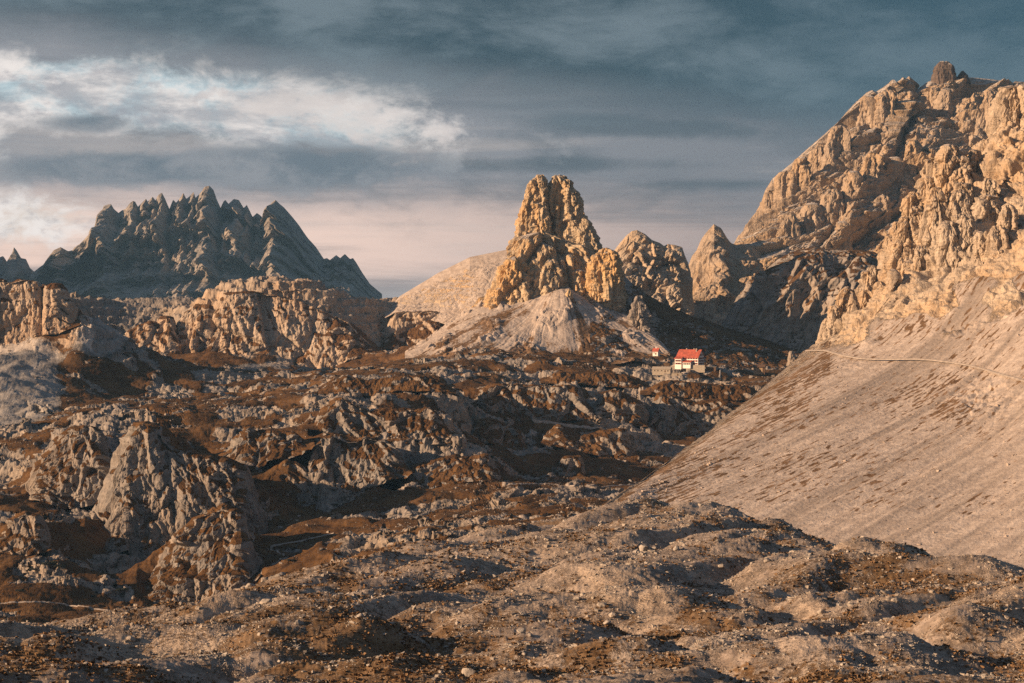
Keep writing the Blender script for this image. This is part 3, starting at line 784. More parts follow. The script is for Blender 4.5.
# ================================================================== MASSIFS BEHIND
def massif(name, label, skyl, base, ncol, nrow, mat, octs, zs=0.22, shear=(0, 0), backd=300, drop=90, seed=0.0, strata=(6, 1), mids=(), veg0=0.0, flat=0.35, scr=0.0, crest=0.25, ribs=0.0):
    px0, px1 = skyl[0][0], skyl[-1][0]
    bk = [(p[0], p[1] + drop, p[2] + backd) for p in skyl]
    lines = [base] + list(mids) + [skyl, bk]
    nb = len(lines) - 2
    V, par = loft(lines, px0, px1, ncol, [nrow // nb] * nb + [40], sharp=[nb])
    pr = np.repeat(par[:, None], V.shape[1], 1)
    fade = 1 - (1 - crest) * (sstep(nb - 0.10 * nb, nb, pr) if ribs else sstep(nb - 0.06, nb, pr))
    fade *= sstep(0, 0.06, np.linspace(0, 1, V.shape[1]))[None] * sstep(0, 0.06, np.linspace(1, 0, V.shape[1]))[None] * 0.6 + 0.4
    d = cliff_disp(V, octs, zs, shear, seed) * fade + strata_disp(V, strata[0], strata[1], seed) * fade
    f_ = sstep(nb - 0.22, nb - 0.02, pr) * (pr <= nb)
    if not ribs: d = d * (1 - f_) + f_ * np.abs(d) * 0.8
    if ribs:
        skp = np.interp(np.linspace(px0, px1, V.shape[1]), [p[0] for p in skyl], [p[1] for p in skyl])
        m_ = skyl[0][2] / F
        up = blur1(skp, V.shape[1] // 14) - blur1(skp, 2)
        down = np.clip((nb - pr) / nb, 0, 1)
        V[..., 1] -= ribs * m_ * up[None] * np.exp(-down * 2.2) * sstep(0.0, 0.12, down)
        V[..., 1] -= d
    else:
        Nv = grid_normals(V)
        Nv = Nv * np.stack([1 - 0.85 * f_, np.ones_like(f_), flat * (1 - f_)], -1)
        V = V + Nv * d[..., None]
    Nn = grid_normals(V)
    n = fbm(V[..., 0] / 60, V[..., 1] / 60, V[..., 2] / 60 + seed, 4)
    vg = sstep(0.5, 0.85, Nn[..., 2] + 0.3 * n) * veg0
    sc = sstep(0.45, 0.8, Nn[..., 2] + 0.3 * n) * scr
    make_land(name, V, mat, vg, sc, label)
    return V


jag = [(30, 275), (43, 265), (48, 258), (54, 250), (60, 247), (67, 251), (71, 250), (73, 247), (78, 244), (85, 237), (90, 232), (97, 222), (101, 212), (103, 206), (107, 204.5), (111, 204), (114, 209), (119, 213), (122, 211), (127, 209), (131, 203), (134, 201), (136, 202), (139, 207), (143, 203), (147, 199), (149, 202), (151, 200), (154, 197), (157, 201), (160, 195), (163, 193), (166, 199), (170, 209), (174, 200), (177, 203), (180, 199), (184, 193), (187, 199), (190, 197), (194, 192), (196, 198), (201, 193), (206, 187), (210, 186), (214, 190), (217, 199), (221, 208), (224, 202), (226, 200), (229, 204), (234, 199), (239, 200), (244, 208), (247, 205), (250, 211), (253, 217), (257, 213), (260, 215), (263, 218), (267, 210), (272, 203), (276, 200), (280, 204), (285, 208), (293, 217), (300, 226), (308, 238), (316, 247), (324, 259), (327, 258), (330, 260), (336, 255), (340, 258), (345, 254), (350, 259), (353, 258), (356, 262), (362, 272), (370, 284), (382, 294)]
massif('mountain', 'far jagged blue grey mountain with many spires on the left', [(a, c, 6600) for a, c in jag], [(30, 330, 5750), (382, 330, 5750)], 720, 330, M_FAR,
       [(330, 130, 'r'), (150, 75, 'r'), (70, 38, 'r'), (34, 17, 'w'), (16, 8, 'w')], 0.07, (0.16, 0), 500, 60, 21.0, (40, 0.2), flat=0.25, crest=0.2, ribs=3.0)
massif('mountain', 'small dark far peak at the left edge of the view', [(a, c, 6800) for a, c in [(-60, 268), (-20, 262), (-5, 259), (3, 256), (7, 262), (11, 256), (14, 247), (17, 251), (21, 258), (26, 259), (30, 268), (50, 285)]], [(-60, 320, 6300), (50, 320, 6300)], 150, 90, M_FAR,
       [(120, 40), (50, 18), (22, 7)], 0.2, (0, 0), 400, 60, 5.0, (30, 3), crest=0.2)

big = [(700, 330), (712, 300), (724, 268), (735, 246), (742, 235), (748, 230), (757, 219), (763, 210), (765, 200), (766, 189), (773, 178), (782, 171), (793, 162), (803, 153), (815, 143), (828, 132), (840, 121), (850, 109), (858, 101), (868, 92), (872, 90), (876, 92), (884, 87), (890, 83), (893, 79), (896, 86), (899, 84), (903, 77), (906, 79), (909, 76), (912, 83), (917, 90), (922, 86), (926, 83), (930, 81), (935, 79), (945, 77), (955, 77), (967, 77), (990, 79), (1010, 82), (1024, 86), (1090, 96), (1210, 120)]
BIG_V = massif('mountain', 'huge tan rock massif with a sloping left skyline on the right', [(a, c, 3250 + 0.8 * (a - 700)) for a, c in big],
       [(700, 345, 2950), (800, 345, 2900), (900, 340, 2850), (1090, 330, 2800)], 740, 520, M_MASSIF,
       [(190, 60, 'w'), (95, 58, 'r'), (46, 22, 'w'), (30, 12, 'r'), (17, 8, 'w'), (14, 3, 'h'), (9, 4, 'w'), (5, 2.0, 'w')], 0.2, (-0.8, 0), 350, 120, 8.0, (14, 1.6), veg0=0.25, flat=0.3, scr=0.6, crest=0.3,
       mids=[[(700, 342, 2980), (760, 262, 3030), (830, 235, 3040), (900, 215, 3040), (960, 205, 3030), (1090, 190, 3000)], [(700, 335, 3040), (735, 252, 3190), (775, 205, 3170), (850, 165, 3180), (920, 145, 3190), (1000, 125, 3200), (1090, 120, 3220)]])
bv = BIG_V.reshape(-1, 3)
bpx = CX + F * bv[:, 0] / bv[:, 1]; bpy_ = HOR - F * bv[:, 2] / bv[:, 1]
BUTT = [(759, 222, 50, 15), (771, 190, 60, 17), (786, 172, 58, 17), (803, 158, 62, 19), (821, 143, 60, 18), (838, 127, 58, 17), (851, 112, 52, 14), (868, 97, 56, 17), (887, 92, 60, 20), (906, 92, 56, 16), (928, 92, 60, 22), (948, 90, 56, 18), (970, 88, 54, 18), (990, 90, 54, 18),
        (790, 214, 50, 16), (812, 204, 56, 17), (834, 190, 60, 18), (852, 172, 58, 17), (872, 152, 56, 18), (894, 158, 52, 16), (842, 222, 44, 15), (866, 212, 48, 15), (776, 236, 44, 14), (912, 140, 50, 16), (884, 196, 46, 15)]
PEND = []
massif('mountain', 'broken crag with two blunt summits behind the central tower', [(a, c, 2680) for a, c in [(590, 300), (600, 268), (606, 260), (614, 251), (620, 243), (627, 235), (632, 231), (637, 230), (645, 234), (652, 240), (660, 243), (664, 246), (668, 244), (675, 245), (682, 247), (685, 256), (688, 266), (691, 280), (694, 310)]], [(590, 345, 2560), (694, 345, 2560)], 190, 190, M_SLOPE,
       [(45, 16, 'w'), (22, 8, 'w'), (14, 2.4, 'h'), (10, 3.8, 'w'), (4.5, 1.6, 'w')], 0.25, (-0.3, 0), 200, 60, 31.0, (8, 1.2), flat=0.4)
massif('mountain', 'small pale tipped peak in the notch left of the big massif', [(a, c, 3000) for a, c in [(676, 310), (686, 272), (692, 256), (697, 250), (701, 240), (706, 233), (711, 227), (714, 224), (717, 226), (721, 228), (724, 233), (727, 238), (731, 243), (736, 245), (742, 244), (752, 247), (765, 262), (778, 300)]], [(676, 345, 2800), (778, 345, 2800)], 170, 190, M_MASSIF,
       [(50, 16, 'r'), (22, 7, 'w'), (10, 3.5, 'w'), (5, 1.5)], 0.25, (-0.4, 0), 200, 60, 41.0, (8, 1.2), flat=0.4)
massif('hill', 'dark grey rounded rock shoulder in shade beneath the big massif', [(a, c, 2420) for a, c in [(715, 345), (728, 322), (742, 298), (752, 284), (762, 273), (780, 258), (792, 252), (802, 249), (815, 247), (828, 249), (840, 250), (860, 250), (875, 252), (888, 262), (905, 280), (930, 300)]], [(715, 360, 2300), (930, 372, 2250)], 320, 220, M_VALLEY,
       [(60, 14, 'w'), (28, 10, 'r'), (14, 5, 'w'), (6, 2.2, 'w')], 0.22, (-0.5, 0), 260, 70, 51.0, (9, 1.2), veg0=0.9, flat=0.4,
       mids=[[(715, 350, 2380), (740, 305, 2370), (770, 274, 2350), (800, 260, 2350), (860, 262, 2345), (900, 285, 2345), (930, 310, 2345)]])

# ================================================================== THE CENTRAL KNOT
massif('hill', 'smooth sunlit gravel shoulder left of the central tower', [(a, c, 2400) for a, c in [(385, 312), (400, 296), (410, 290), (425, 281), (438, 273), (452, 266), (470, 257), (490, 253), (510, 249), (540, 246)]], [(385, 318, 2345), (405, 310, 2335), (425, 318, 2310), (445, 326, 2280), (480, 342, 2215), (540, 354, 2160)], 260, 190, M_SLOPE,
       [(60, 2.2), (22, 1.2), (8, .8), (3, .35)], 0.5, (0, 0), 250, 80, 61.0, (6, 0.4), veg0=0.25, scr=1.0, flat=1.0)
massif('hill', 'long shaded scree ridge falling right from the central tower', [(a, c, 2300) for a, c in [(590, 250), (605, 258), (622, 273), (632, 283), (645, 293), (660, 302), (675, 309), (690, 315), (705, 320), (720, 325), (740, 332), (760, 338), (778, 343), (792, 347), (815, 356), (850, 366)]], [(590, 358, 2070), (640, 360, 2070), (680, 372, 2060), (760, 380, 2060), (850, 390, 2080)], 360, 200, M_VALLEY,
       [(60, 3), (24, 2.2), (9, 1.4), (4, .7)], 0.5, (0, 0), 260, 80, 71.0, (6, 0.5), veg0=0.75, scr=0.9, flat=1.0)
apex = [(405, 352, 2150), (440, 331, 2180), (480, 303, 2215), (500, 296, 2222), (520, 296, 2215), (532, 300, 2200), (545, 294, 2190), (560, 288, 2182), (572, 290, 2182), (590, 304, 2185), (610, 310, 2190), (625, 312, 2190), (650, 330, 2170), (670, 352, 2120)]
V, par = loft([[(405, 374, 2000), (450, 370, 2010), (540, 368, 2020), (640, 362, 2030), (670, 366, 2040)],
               [(405, 366, 2060), (450, 357, 2070), (500, 352, 2080), (560, 356, 2085), (620, 352, 2095), (670, 358, 2080)], apex, [(p[0], p[1] + 10, p[2] + 120) for p in apex]], 405, 670, 400, [40, 190, 20], sharp=[])
x, y, z = V[..., 0], V[..., 1], V[..., 2]
x0k = P(560, 290, 2182)[0]
ang = np.arctan2(x - x0k, 2215 - y) + 0.07 * n3(x / 50, y / 50, 3.0) + 0.02 * n3(x / 12, y / 12, 5.0)
rad = np.hypot(x - x0k, 2215 - y)
gl = np.abs(n3(ang * 5, rad / 300, 1.0)) + 0.6 * np.abs(n3(ang * 13, rad / 160, 2.0)) + 0.3 * np.abs(n3(ang * 30, rad / 90, 3.0))
V[..., 2] += 4 * (gl - 0.45) * sstep(15, 90, rad) * (0.3 + 0.9 * sstep(-0.3, 0.3, n3(x / 45, y / 45, 2.0))) + 0.7 * fbm(x / 6, y / 6, z / 6, 3, mode='b') + 3.0 * sstep(0.05, 0.3, n3(x / 30, y / 30, 7.0)) * (worley(x / 7, y / 7, None, True) + 0.6)
tg = n3(ang * 7, rad / 200, 4.0) + 0.6 * n3(x / 14, y / 14, 3.3) + 0.4 * n3(ang * 40, rad / 60, 2.0)
pr = np.repeat(par[:, None], V.shape[1], 1)
veg = 0.34 + 0.5 * tg + 0.3 * n3(x / 25, y / 25, 1.0) + 0.35 * (1 - sstep(0.9, 1.4, pr))
make_land('talus_slope', V, M_SLOPE, veg, np.ones_like(veg), 'fan of pale talus with grassy ribs at the foot of the central tower')


def tower(name, label, left, right, Y, depth, mat, octs, px=1.1, seed=0.0, zs=0.2, expo=2.6, strata=(5, 0.9), crown=0.10, kind='structure', fadeb=True):
    """A free-standing body of rock between two traced outlines, closed all round"""
    lt = np.array(left, float); rt = np.array(right, float)
    top = min(lt[:, 1].min(), rt[:, 1].min()); bot = max(lt[:, 1].max(), rt[:, 1].max())
    m = Y / F
    H = max(12, int((bot - top) / px))
    wmax = (np.interp(bot, rt[:, 1], rt[:, 0]) - np.interp(bot, lt[:, 1], lt[:, 0])) * m
    W = max(24, int(3.2 * wmax / (px * m)))
    pys = np.linspace(bot, top, H)
    xl = np.interp(pys, lt[:, 1], lt[:, 0]); xr = np.interp(pys, rt[:, 1], rt[:, 0])
    cx = PA((xl + xr) / 2, pys, Y)
    a = np.maximum((xr - xl) / 2 * m, 0.4)
    bdep = a * depth
    th = np.linspace(-math.pi / 2, 1.5 * math.pi, W, endpoint=False)
    c, s_ = np.cos(th), np.sin(th)
    ce = np.sign(c) * np.abs(c) ** (2 / expo); se = np.sign(s_) * np.abs(s_) ** (2 / expo)
    V = np.stack([cx[:, None, 0] + a[:, None] * ce[None], cx[:, None, 1] + bdep[:, None] * se[None], np.repeat(cx[:, None, 2], W, 1)], -1)
    caps = []
    for t in (0.8, 0.55, 0.25, 0.02):
        Cc = V[-1].mean(0)
        r_ = Cc + (V[-1] - Cc) * t
        r_[:, 2] += a[-1] * crown * (1 - t * t)
        caps.append(r_)
    V = np.concatenate([V, np.stack(caps)])
    d = cliff_disp(V, octs, zs, (0, 0), seed) + strata_disp(V, strata[0], strata[1], seed) + 0.18 * octs[0][1]
    lim = np.concatenate([a, np.full(4, a[-1])])[:, None]
    d = np.clip(d, -0.5 * lim, 0.5 * lim)
    Nn = grid_normals(V, True); Nn[-5:, :, :2] *= 0.3
    Nn[..., 2] *= 0.4
    V = V + Nn * d[..., None]
    V[-3:, :, 2] += n3(V[-3:, :, 0] / 4, V[-3:, :, 1] / 4, seed) * min(3.0, a[-1] * 0.4)
    Nn = grid_normals(V, True)
    n = fbm(V[..., 0] / 20, V[..., 1] / 20, seed, 3)
    return make_land(name, V, mat, np.zeros(V.shape[:2]), sstep(0.6, 0.9, Nn[..., 2] + 0.3 * n) * 0.7, label, kind, True)


KO = [(26, 6.5, 'w'), (14, 4.0, 'w'), (9, 1.6, 'h'), (7, 2.6, 'w'), (3.6, 1.2, 'h'), (3.0, 1.2, 'w')]
KS = [(13, 2.8, 'w'), (7, 2.3, 'w'), (5, 1.0, 'h'), (3.4, 1.2, 'w'), (2.0, .6, 'w')]
tower('rock_tower', 'left column of the split summit of the central tower', [(537, 175), (533, 178), (530, 188), (526, 200), (520, 211), (518, 221), (516, 236), (512, 256)], [(543, 175), (546, 180), (548, 194), (549, 212), (552, 235), (556, 256)], 2258, 1.0, M_KNOT, KS, 0.9, 1.0, expo=3.4)
tower('rock_tower', 'right column of the split summit of the central tower', [(553, 177), (551, 183), (550, 200), (550, 216), (549, 236), (548, 256)], [(567, 178), (573, 182), (578, 193), (581, 204), (583, 214), (588, 223), (593, 234), (600, 256)], 2262, 0.8, M_KNOT, KS + [(16, 2.4, 'w')], 0.9, 5.0, expo=3.4)
tower('rock_tower', 'stubby pinnacle on the right shoulder of the central tower', [(582, 219), (580, 226), (577, 240), (574, 260)], [(587, 219), (592, 226), (598, 238), (607, 262)], 2250, 1.1, M_KNOT, KS, 0.9, 9.0)
tower('rock_tower', 'broad craggy body beneath the split summit', [(541, 233), (533, 236), (523, 241), (514, 249), (507, 260), (499, 273), (489, 287), (482, 300), (470, 325)], [(551, 233), (560, 236), (570, 241), (580, 247), (590, 254), (600, 262), (608, 271), (614, 283), (620, 300), (627, 325)], 2240, 0.55, M_KNOT, [(44, 12, 'w')] + KO, 1.0, 13.0, 0.16, 2.2)
tower('rock_tower', 'ochre pillar at the right foot of the central tower', [(602, 248), (596, 253), (590, 262), (588, 275), (589, 295), (588, 322)], [(609, 249), (615, 254), (619, 264), (621, 280), (622, 300), (623, 322)], 2205, 0.9, M_KNOT, KO[1:], 0.9, 17.0, 0.16, 3.2)
tower('rock_tower', 'jutting buttress low on the left of the central tower', [(510, 258), (504, 264), (499, 276), (493, 290), (486, 318)], [(520, 258), (526, 264), (529, 278), (531, 295), (534, 318)], 2208, 0.9, M_KNOT, KO, 0.9, 23.0)
tower('rock_tower', 'slanting middle buttress of the central tower', [(548, 262), (541, 272), (536, 284), (533, 296), (530, 318)], [(556, 262), (561, 274), (560, 286), (558, 300), (560, 318)], 2205, 0.9, M_KNOT, KO, 0.9, 29.0)
tower('rock_pinnacle', 'thin twin spire standing on the talus below the central tower', [(567, 289), (566, 295), (565, 303), (563, 312)], [(570, 289), (572, 294), (575, 303), (578, 312)], 2172, 1.0, M_KNOT, [(5, 1.2), (2.4, .6)], 0.7, 31.0)
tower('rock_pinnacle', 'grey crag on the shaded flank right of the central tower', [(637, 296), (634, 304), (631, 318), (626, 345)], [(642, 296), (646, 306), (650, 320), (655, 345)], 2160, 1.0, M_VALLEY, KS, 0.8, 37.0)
tower('rock_pinnacle', 'tiny needle where the scree edge meets the shelf right of the refuge', [(790, 351), (788.5, 356), (787, 366)], [(793, 351), (794.5, 356), (797, 366)], 1960, 1.0, M_VALLEY, [(4, 0.8), (2, .4)], 0.6, 43.0)
tower('rock_tower', 'dark brown summit block on the skyline of the big massif', [(940, 62), (936, 66), (933, 74), (931, 86)], [(949, 63), (953, 66), (955, 75), (957, 86)], 3430, 0.9, M_DARK, [(10, 2.2), (5, 1.2)], 0.8, 47.0, 0.16, 3.2)
tower('rock_pinnacle', 'small tooth beside the dark summit block', [(961, 71), (958, 75), (956, 84)], [(964, 71), (967, 75), (971, 84)], 3430, 0.9, M_DARK, [(8, 1.6), (4, .8)], 0.8, 53.0)
# pillars of the golden cliff on the right
PO = [(20, 4.5, 'w'), (10, 2.8, 'w'), (7, 1.2, 'h'), (5, 1.5, 'w'), (2.4, .7, 'w')]
for left, right, Yp, lb in (
    ([(909, 193), (905, 200), (901, 215), (897, 232), (892, 250), (884, 285)], [(921, 194), (925, 203), (925, 220), (926, 240), (929, 260), (934, 285)], 1440, 'square topped pillar at the left end of the golden cliff'),
    ([(934, 188), (930, 200), (926, 225), (922, 250), (918, 285)], [(940, 188), (944, 205), (947, 230), (951, 255), (957, 285)], 1425, 'slim pillar second from the left in the golden cliff'),
    ([(958, 184), (951, 192), (947, 210), (944, 240), (940, 275)], [(974, 184), (980, 196), (984, 215), (990, 240), (998, 275)], 1425, 'bulky column in the middle of the golden cliff'),
    ([(984, 196), (978, 206), (972, 226), (968, 250), (962, 290)], [(1000, 197), (1008, 210), (1012, 235), (1016, 260), (1022, 290)], 1400, 'rounded buttress standing forward at the right of the golden cliff'),
    ([(1000, 92), (996, 100), (995, 130), (993, 160), (990, 200)], [(1040, 88), (1050, 100), (1060, 140), (1064, 170), (1070, 200)], 1520, 'sheer orange wall at the right edge of the view'),
    ([(845, 287), (841, 293), (836, 306), (831, 320), (825, 342)], [(849, 287), (852, 296), (853, 310), (856, 322), (862, 342)], 1440, 'lowest golden pinnacle on the spur above the scree'),
    ([(864, 271), (861, 277), (858, 290), (854, 312)], [(870, 271), (875, 277), (878, 290), (882, 312)], 1450, 'second golden pinnacle up the spur above the scree'),
    ([(925, 160), (920, 172), (916, 190), (912, 215)], [(934, 160), (940, 174), (944, 190), (948, 215)], 1490, 'tall knobbly tower high on the golden spur'),
    ([(944, 146), (938, 158), (936, 176), (932, 205)], [(958, 148), (966, 160), (970, 178), (976, 205)], 1480, 'cluster of blunt knobs high on the golden spur')):
    tower('rock_pillar', lb, left, right, Yp, 0.9, M_SLOPE, PO, 0.9, Yp * 0.37 + left[0][0], 0.25, 2.6, (4, 0.8))

for j, (cx_, topy, hgt_, wid_) in enumerate(BUTT):
    near_ = np.argmin((bpx - cx_) ** 2 + (bpy_ - topy - hgt_ * 0.5) ** 2)
    Yp = bv[near_, 1] + 14
    t_ = wid_ * 0.5
    ln_ = -5 + 3 * RNG.normal()
    L_ = [(cx_ - t_ * 0.5, topy), (cx_ - t_ * 0.9, topy + hgt_ * 0.10), (cx_ - t_ * 1.2 + ln_ * .4, topy + hgt_ * 0.5), (cx_ - t_ * 1.5 + ln_, topy + hgt_)]
    R_ = [(cx_ + t_ * 0.55, topy), (cx_ + t_ * 0.95, topy + hgt_ * 0.12), (cx_ + t_ * 1.2 + ln_ * .4, topy + hgt_ * 0.5), (cx_ + t_ * 1.6 + ln_, topy + hgt_)]
    tower('rock_buttress', 'one of the tan buttresses standing out of the face of the huge massif', L_, R_, Yp, 0.9, M_MASSIF, [(34, 8, 'w'), (18, 5, 'w'), (9, 2.6, 'w'), (10, 1.6, 'h'), (5, 1.3, 'w')], 1.0, 201.0 + 2.9 * j, 0.16, 2.8, (9, 0.8))['group'] = 'buttresses on the face of the big massif'
lv = SLOPE_V.reshape(-1, 3)
lpx = CX + F * lv[:, 0] / lv[:, 1]; lpy = HOR - F * lv[:, 2] / lv[:, 1]
for j, (cx_, topy, hgt_, wid_) in enumerate(((834, 306, 34, 9), (829, 318, 26, 8), (852, 294, 34, 9), (873, 268, 36, 9), (883, 250, 50, 11), (890, 236, 56, 11), (897, 222, 60, 11), (880, 282, 34, 10), (893, 270, 40, 11), (908, 262, 40, 12), (921, 246, 46, 12), (935, 232, 50, 12), (948, 222, 54, 12), (966, 215, 56, 13), (980, 232, 50, 12), (996, 226, 48, 13),
                                             (1008, 205, 60, 14), (918, 205, 50, 10), (930, 178, 48, 10), (946, 172, 50, 11), (960, 160, 52, 11), (974, 150, 56, 12), (986, 140, 60, 12), (968, 186, 46, 11), (988, 178, 56, 12), (865, 290, 34, 10))):
    near_ = np.argmin((lpx - cx_) ** 2 + (lpy - topy - hgt_ * 0.45) ** 2)
    Yp = lv[near_, 1] + 3
    t_ = wid_ * (0.42 + 0.2 * RNG.random())
    ln_ = 2.5 * RNG.normal()
    L_ = [(cx_ - t_ * 0.6, topy), (cx_ - t_, topy + hgt_ * 0.12), (cx_ - t_ * 1.25 + ln_ * .3, topy + hgt_ * 0.5), (cx_ - t_ * 1.7 + ln_, topy + hgt_)]
    R_ = [(cx_ + t_ * 0.5, topy), (cx_ + t_, topy + hgt_ * 0.10), (cx_ + t_ * 1.35 + ln_ * .3, topy + hgt_ * 0.5), (cx_ + t_ * 1.8 + ln_, topy + hgt_)]
    tower('rock_pillar', 'one of the many small golden pinnacles crowding the cliff above the scree', L_, R_, Yp, 1.0, M_SLOPE, [(9, 2.4, 'w'), (5, 1.5, 'w'), (4, .8, 'h'), (2.4, .7, 'w')], 0.9, 101.0 + 3.7 * j, 0.2, 2.4, (4, 0.5))['group'] = 'pinnacles of the golden cliff'

# ================================================================== ADDED RANGE OUT OF FRAME, LEFT (blocks the sun from the far mountain)
def shade_wall(name, label, pts, base_z, thick, seed):
    """an added sun-blocking wall of rock along a line of (x, y, top z)"""
    a = np.array(pts, float)
    n = 160
    t = np.linspace(0, len(a) - 1, n)
    xs, ys, zs = [np.interp(t, np.arange(len(a)), a[:, i]) for i in range(3)]
    zs = zs + 0.06 * (zs - base_z) * n3(t * 2.3, seed, 0.5)
    prof = [(-1.0, 0.0), (-0.55, 0.30), (-0.3, 0.55), (-0.12, 0.9), (0, 1.0), (0.12, 0.9), (0.3, 0.55), (0.55, 0.3), (1.0, 0.0)]
    dx, dy = a[-1, 0] - a[0, 0], a[-1, 1] - a[0, 1]
    l = math.hypot(dx, dy); nx, ny = dy / l, -dx / l
    rows = []
    for u in np.linspace(1, -1, 90):
        hgt = np.interp(u, [p[0] for p in prof], [p[1] for p in prof])
        rows.append(np.stack([xs + nx * thick * u, ys + ny * thick * u, base_z + (zs - base_z) * hgt], -1))
    V = np.stack(rows)
    V = displaced(V, cliff_disp(V, [(120, 30), (50, 14), (20, 6)], 0.25, (0, 0), seed), 0.3)
    make_land(name, V, M_MASSIF, np.zeros(V.shape[:2]), np.zeros(V.shape[:2]), label)


SUN_AZ = (-0.95, -0.31)        # horizontal direction to the sun
SUN_EL = 15.0

def sun_frame(q, t):
    """q metres across the sunbeam, t metres towards the sun -> x, y"""
    l = math.hypot(*SUN_AZ); sx, sy = SUN_AZ[0] / l, SUN_AZ[1] / l
    return (sx * t - sy * -1 * -q if False else sx * t + sy * q, sy * t - sx * q)


TAN = math.tan(R(SUN_EL))
shade_wall('mountain', 'added unseen rock wall on the left that shades the far mountain', [(*sun_frame(q, 900), zt + 1900 * TAN) for q, zt in ((5400, -300), (5800, 0), (6200, 110), (6400, 75), (6600, 45), (6800, 50), (7100, 30), (7600, -150))], -400, 560, 9.0)



# ================================================================== PATHS
def march(px, py, h, Y0, Y1, n=4000):
    """where a line of sight first meets a height function"""
    Ys = Y0 * (Y1 / Y0) ** np.linspace(0, 1, n)
    q = PA(px, py, Ys)
    d = h(q[:, 0], q[:, 1]) - q[:, 2]
    i = np.argmax(d > 0)
    return q[i]


M_PATH = plain('trodden_gravel', (0.34, 0.285, 0.24), 0.95, 0.25, 0.4)


def path(label, pts, h, Y0, Y1, wd, step=3.0, lift=0.35):
    a = np.array(pts, float)
    t = np.linspace(0, len(a) - 1, max(8, int(np.hypot(*np.diff(a, axis=0).T).sum() / step)))
    C_ = []
    for u in t:
        px = np.interp(u, np.arange(len(a)), a[:, 0]); py = np.interp(u, np.arange(len(a)), a[:, 1])
        C_.append(march(px, py, h, Y0, Y1))
    C_ = np.array(C_)
    for _ in range(3):
        C_[1:-1] = (C_[:-2] + C_[1:-1] * 2 + C_[2:]) / 4
    drape(label, C_, h, wd, lift)


def drape(label, C_, h, wd, lift=0.35):
    u = np.linspace(0, len(C_) - 1, len(C_) * 5)
    C_ = np.stack([np.interp(u, np.arange(len(C_)), C_[:, i]) for i in range(3)], 1)
    T = np.gradient(C_[:, :2], axis=0); T /= np.linalg.norm(T, axis=1, keepdims=True) + 1e-6
    nrm = np.stack([-T[:, 1], T[:, 0]], 1)
    wv = wd * (0.8 + 0.5 * n3(u * 0.13, 0.3, wd))
    rows = []
    for k in np.linspace(-0.5, 0.5, 5):
        x = C_[:, 0] + nrm[:, 0] * k * wv; y = C_[:, 1] + nrm[:, 1] * k * wv
        z = (h(x, y) if h is not None else C_[:, 2] + k * wv * (nrm[:, 0] * 0.72 + nrm[:, 1] * 0.69) * 0.5) + lift * (1 - (2 * k) ** 2 * 0.9)
        rows.append(np.stack([x, y, z], -1))
    Vp = np.stack(rows[::-1])
    me = mesh_from('path', Vp, grid_faces(*Vp.shape[:2]), M_PATH)
    link('path', me, label, None, 'structure')


path('pale footpath crossing the terraces below the refuge', [(458, 393), (475, 408), (491, 416), (510, 419), (543, 422), (573, 426), (611, 430), (639, 435), (661, 441), (684, 447)], valley_h, 1300, 2300, 3.4)
path('faint footpath along the bottom of the brown hollow', [(502, 484), (525, 484), (551, 484), (579, 487), (611, 486), (640, 484)], valley_h, 1150, 2000, 2.6)
path('thin path across the floor of the shaded left valley', [(-10, 604), (20, 602), (45, 602), (80, 606), (110, 611), (140, 612)], valley_h, 800, 1400, 1.8)
path('zigzag path climbing the slope left of the middle', [(285, 556), (268, 547), (282, 544), (300, 541), (318, 537), (334, 533)], valley_h, 850, 1500, 1.8)
path('track leading away behind the refuge', [(706, 351), (712, 356), (719, 362), (726, 366), (740, 369), (756, 372)], valley_h, 1900, 2500, 3.0)
drape('gravel track over the saddle of the near slope', np.array([P(*q) for q in ((745, 510, 600), (765, 514, 575), (790, 521, 548), (815, 529, 522), (840, 538, 498), (862, 545, 478))]), front_h, 3.4, 0.25)
SP_ = SLOPE_V.reshape(-1, 3)
spx = CX + F * SP_[:, 0] / SP_[:, 1]; spy = HOR - F * SP_[:, 2] / SP_[:, 1]
C_ = []
for qx, qy in [(806, 352), (825, 352), (842, 357), (858, 360), (874, 361), (895, 361), (914, 361), (932, 362), (951, 364), (967, 367), (983, 371), (996, 375), (1015, 380), (1040, 388)]:
    C_.append(SP_[np.argmin((spx - qx) ** 2 + (spy - qy) ** 2)])
C_ = np.array(C_); C_[:, 1] -= 1.2; C_[:, 2] += 1.2
drape('narrow trail traversing the top of the big scree slope', C_, None, 2.7, 0.4)

# ================================================================== BUILDINGS ON THE SHELF
import bmesh
M_LIME = plain('lime_render', (0.74, 0.70, 0.65), 0.9, 0.08, 0.6)
M_REDROOF = plain('red_metal_roof', (0.36, 0.076, 0.043), 0.7, 0.3, 0.35)
M_STONEW = plain('pale_stone_wall', (0.34, 0.29, 0.235), 0.95, 0.25, 1.2, 0.05)
M_WOOD = plain('dark_timber', (0.11, 0.062, 0.035), 0.85, 0.25, 2.0)
M_TAN = plain('tan_boards', (0.36, 0.25, 0.15), 0.85, 0.2, 1.5)
M_GLASS = plain('dark_window', (0.03, 0.033, 0.038), 0.15, 0.1, 1.0)
M_SHUT = plain('red_shutter', (0.35, 0.05, 0.03), 0.7, 0.1, 1.0)
M_SLATE = plain('grey_shingle', (0.20, 0.175, 0.15), 0.9, 0.25, 1.5)


def box_bm(bm, x0, x1, y0, y1, z0, z1):
    vs = [bm.verts.new((x, y, z)) for z in (z0, z1) for y in (y0, y1) for x in (x0, x1)]
    for f in ((0, 2, 3, 1), (4, 5, 7, 6), (0, 1, 5, 4), (2, 6, 7, 3), (0, 4, 6, 2), (1, 3, 7, 5)):
        bm.faces.new([vs[i] for i in f])


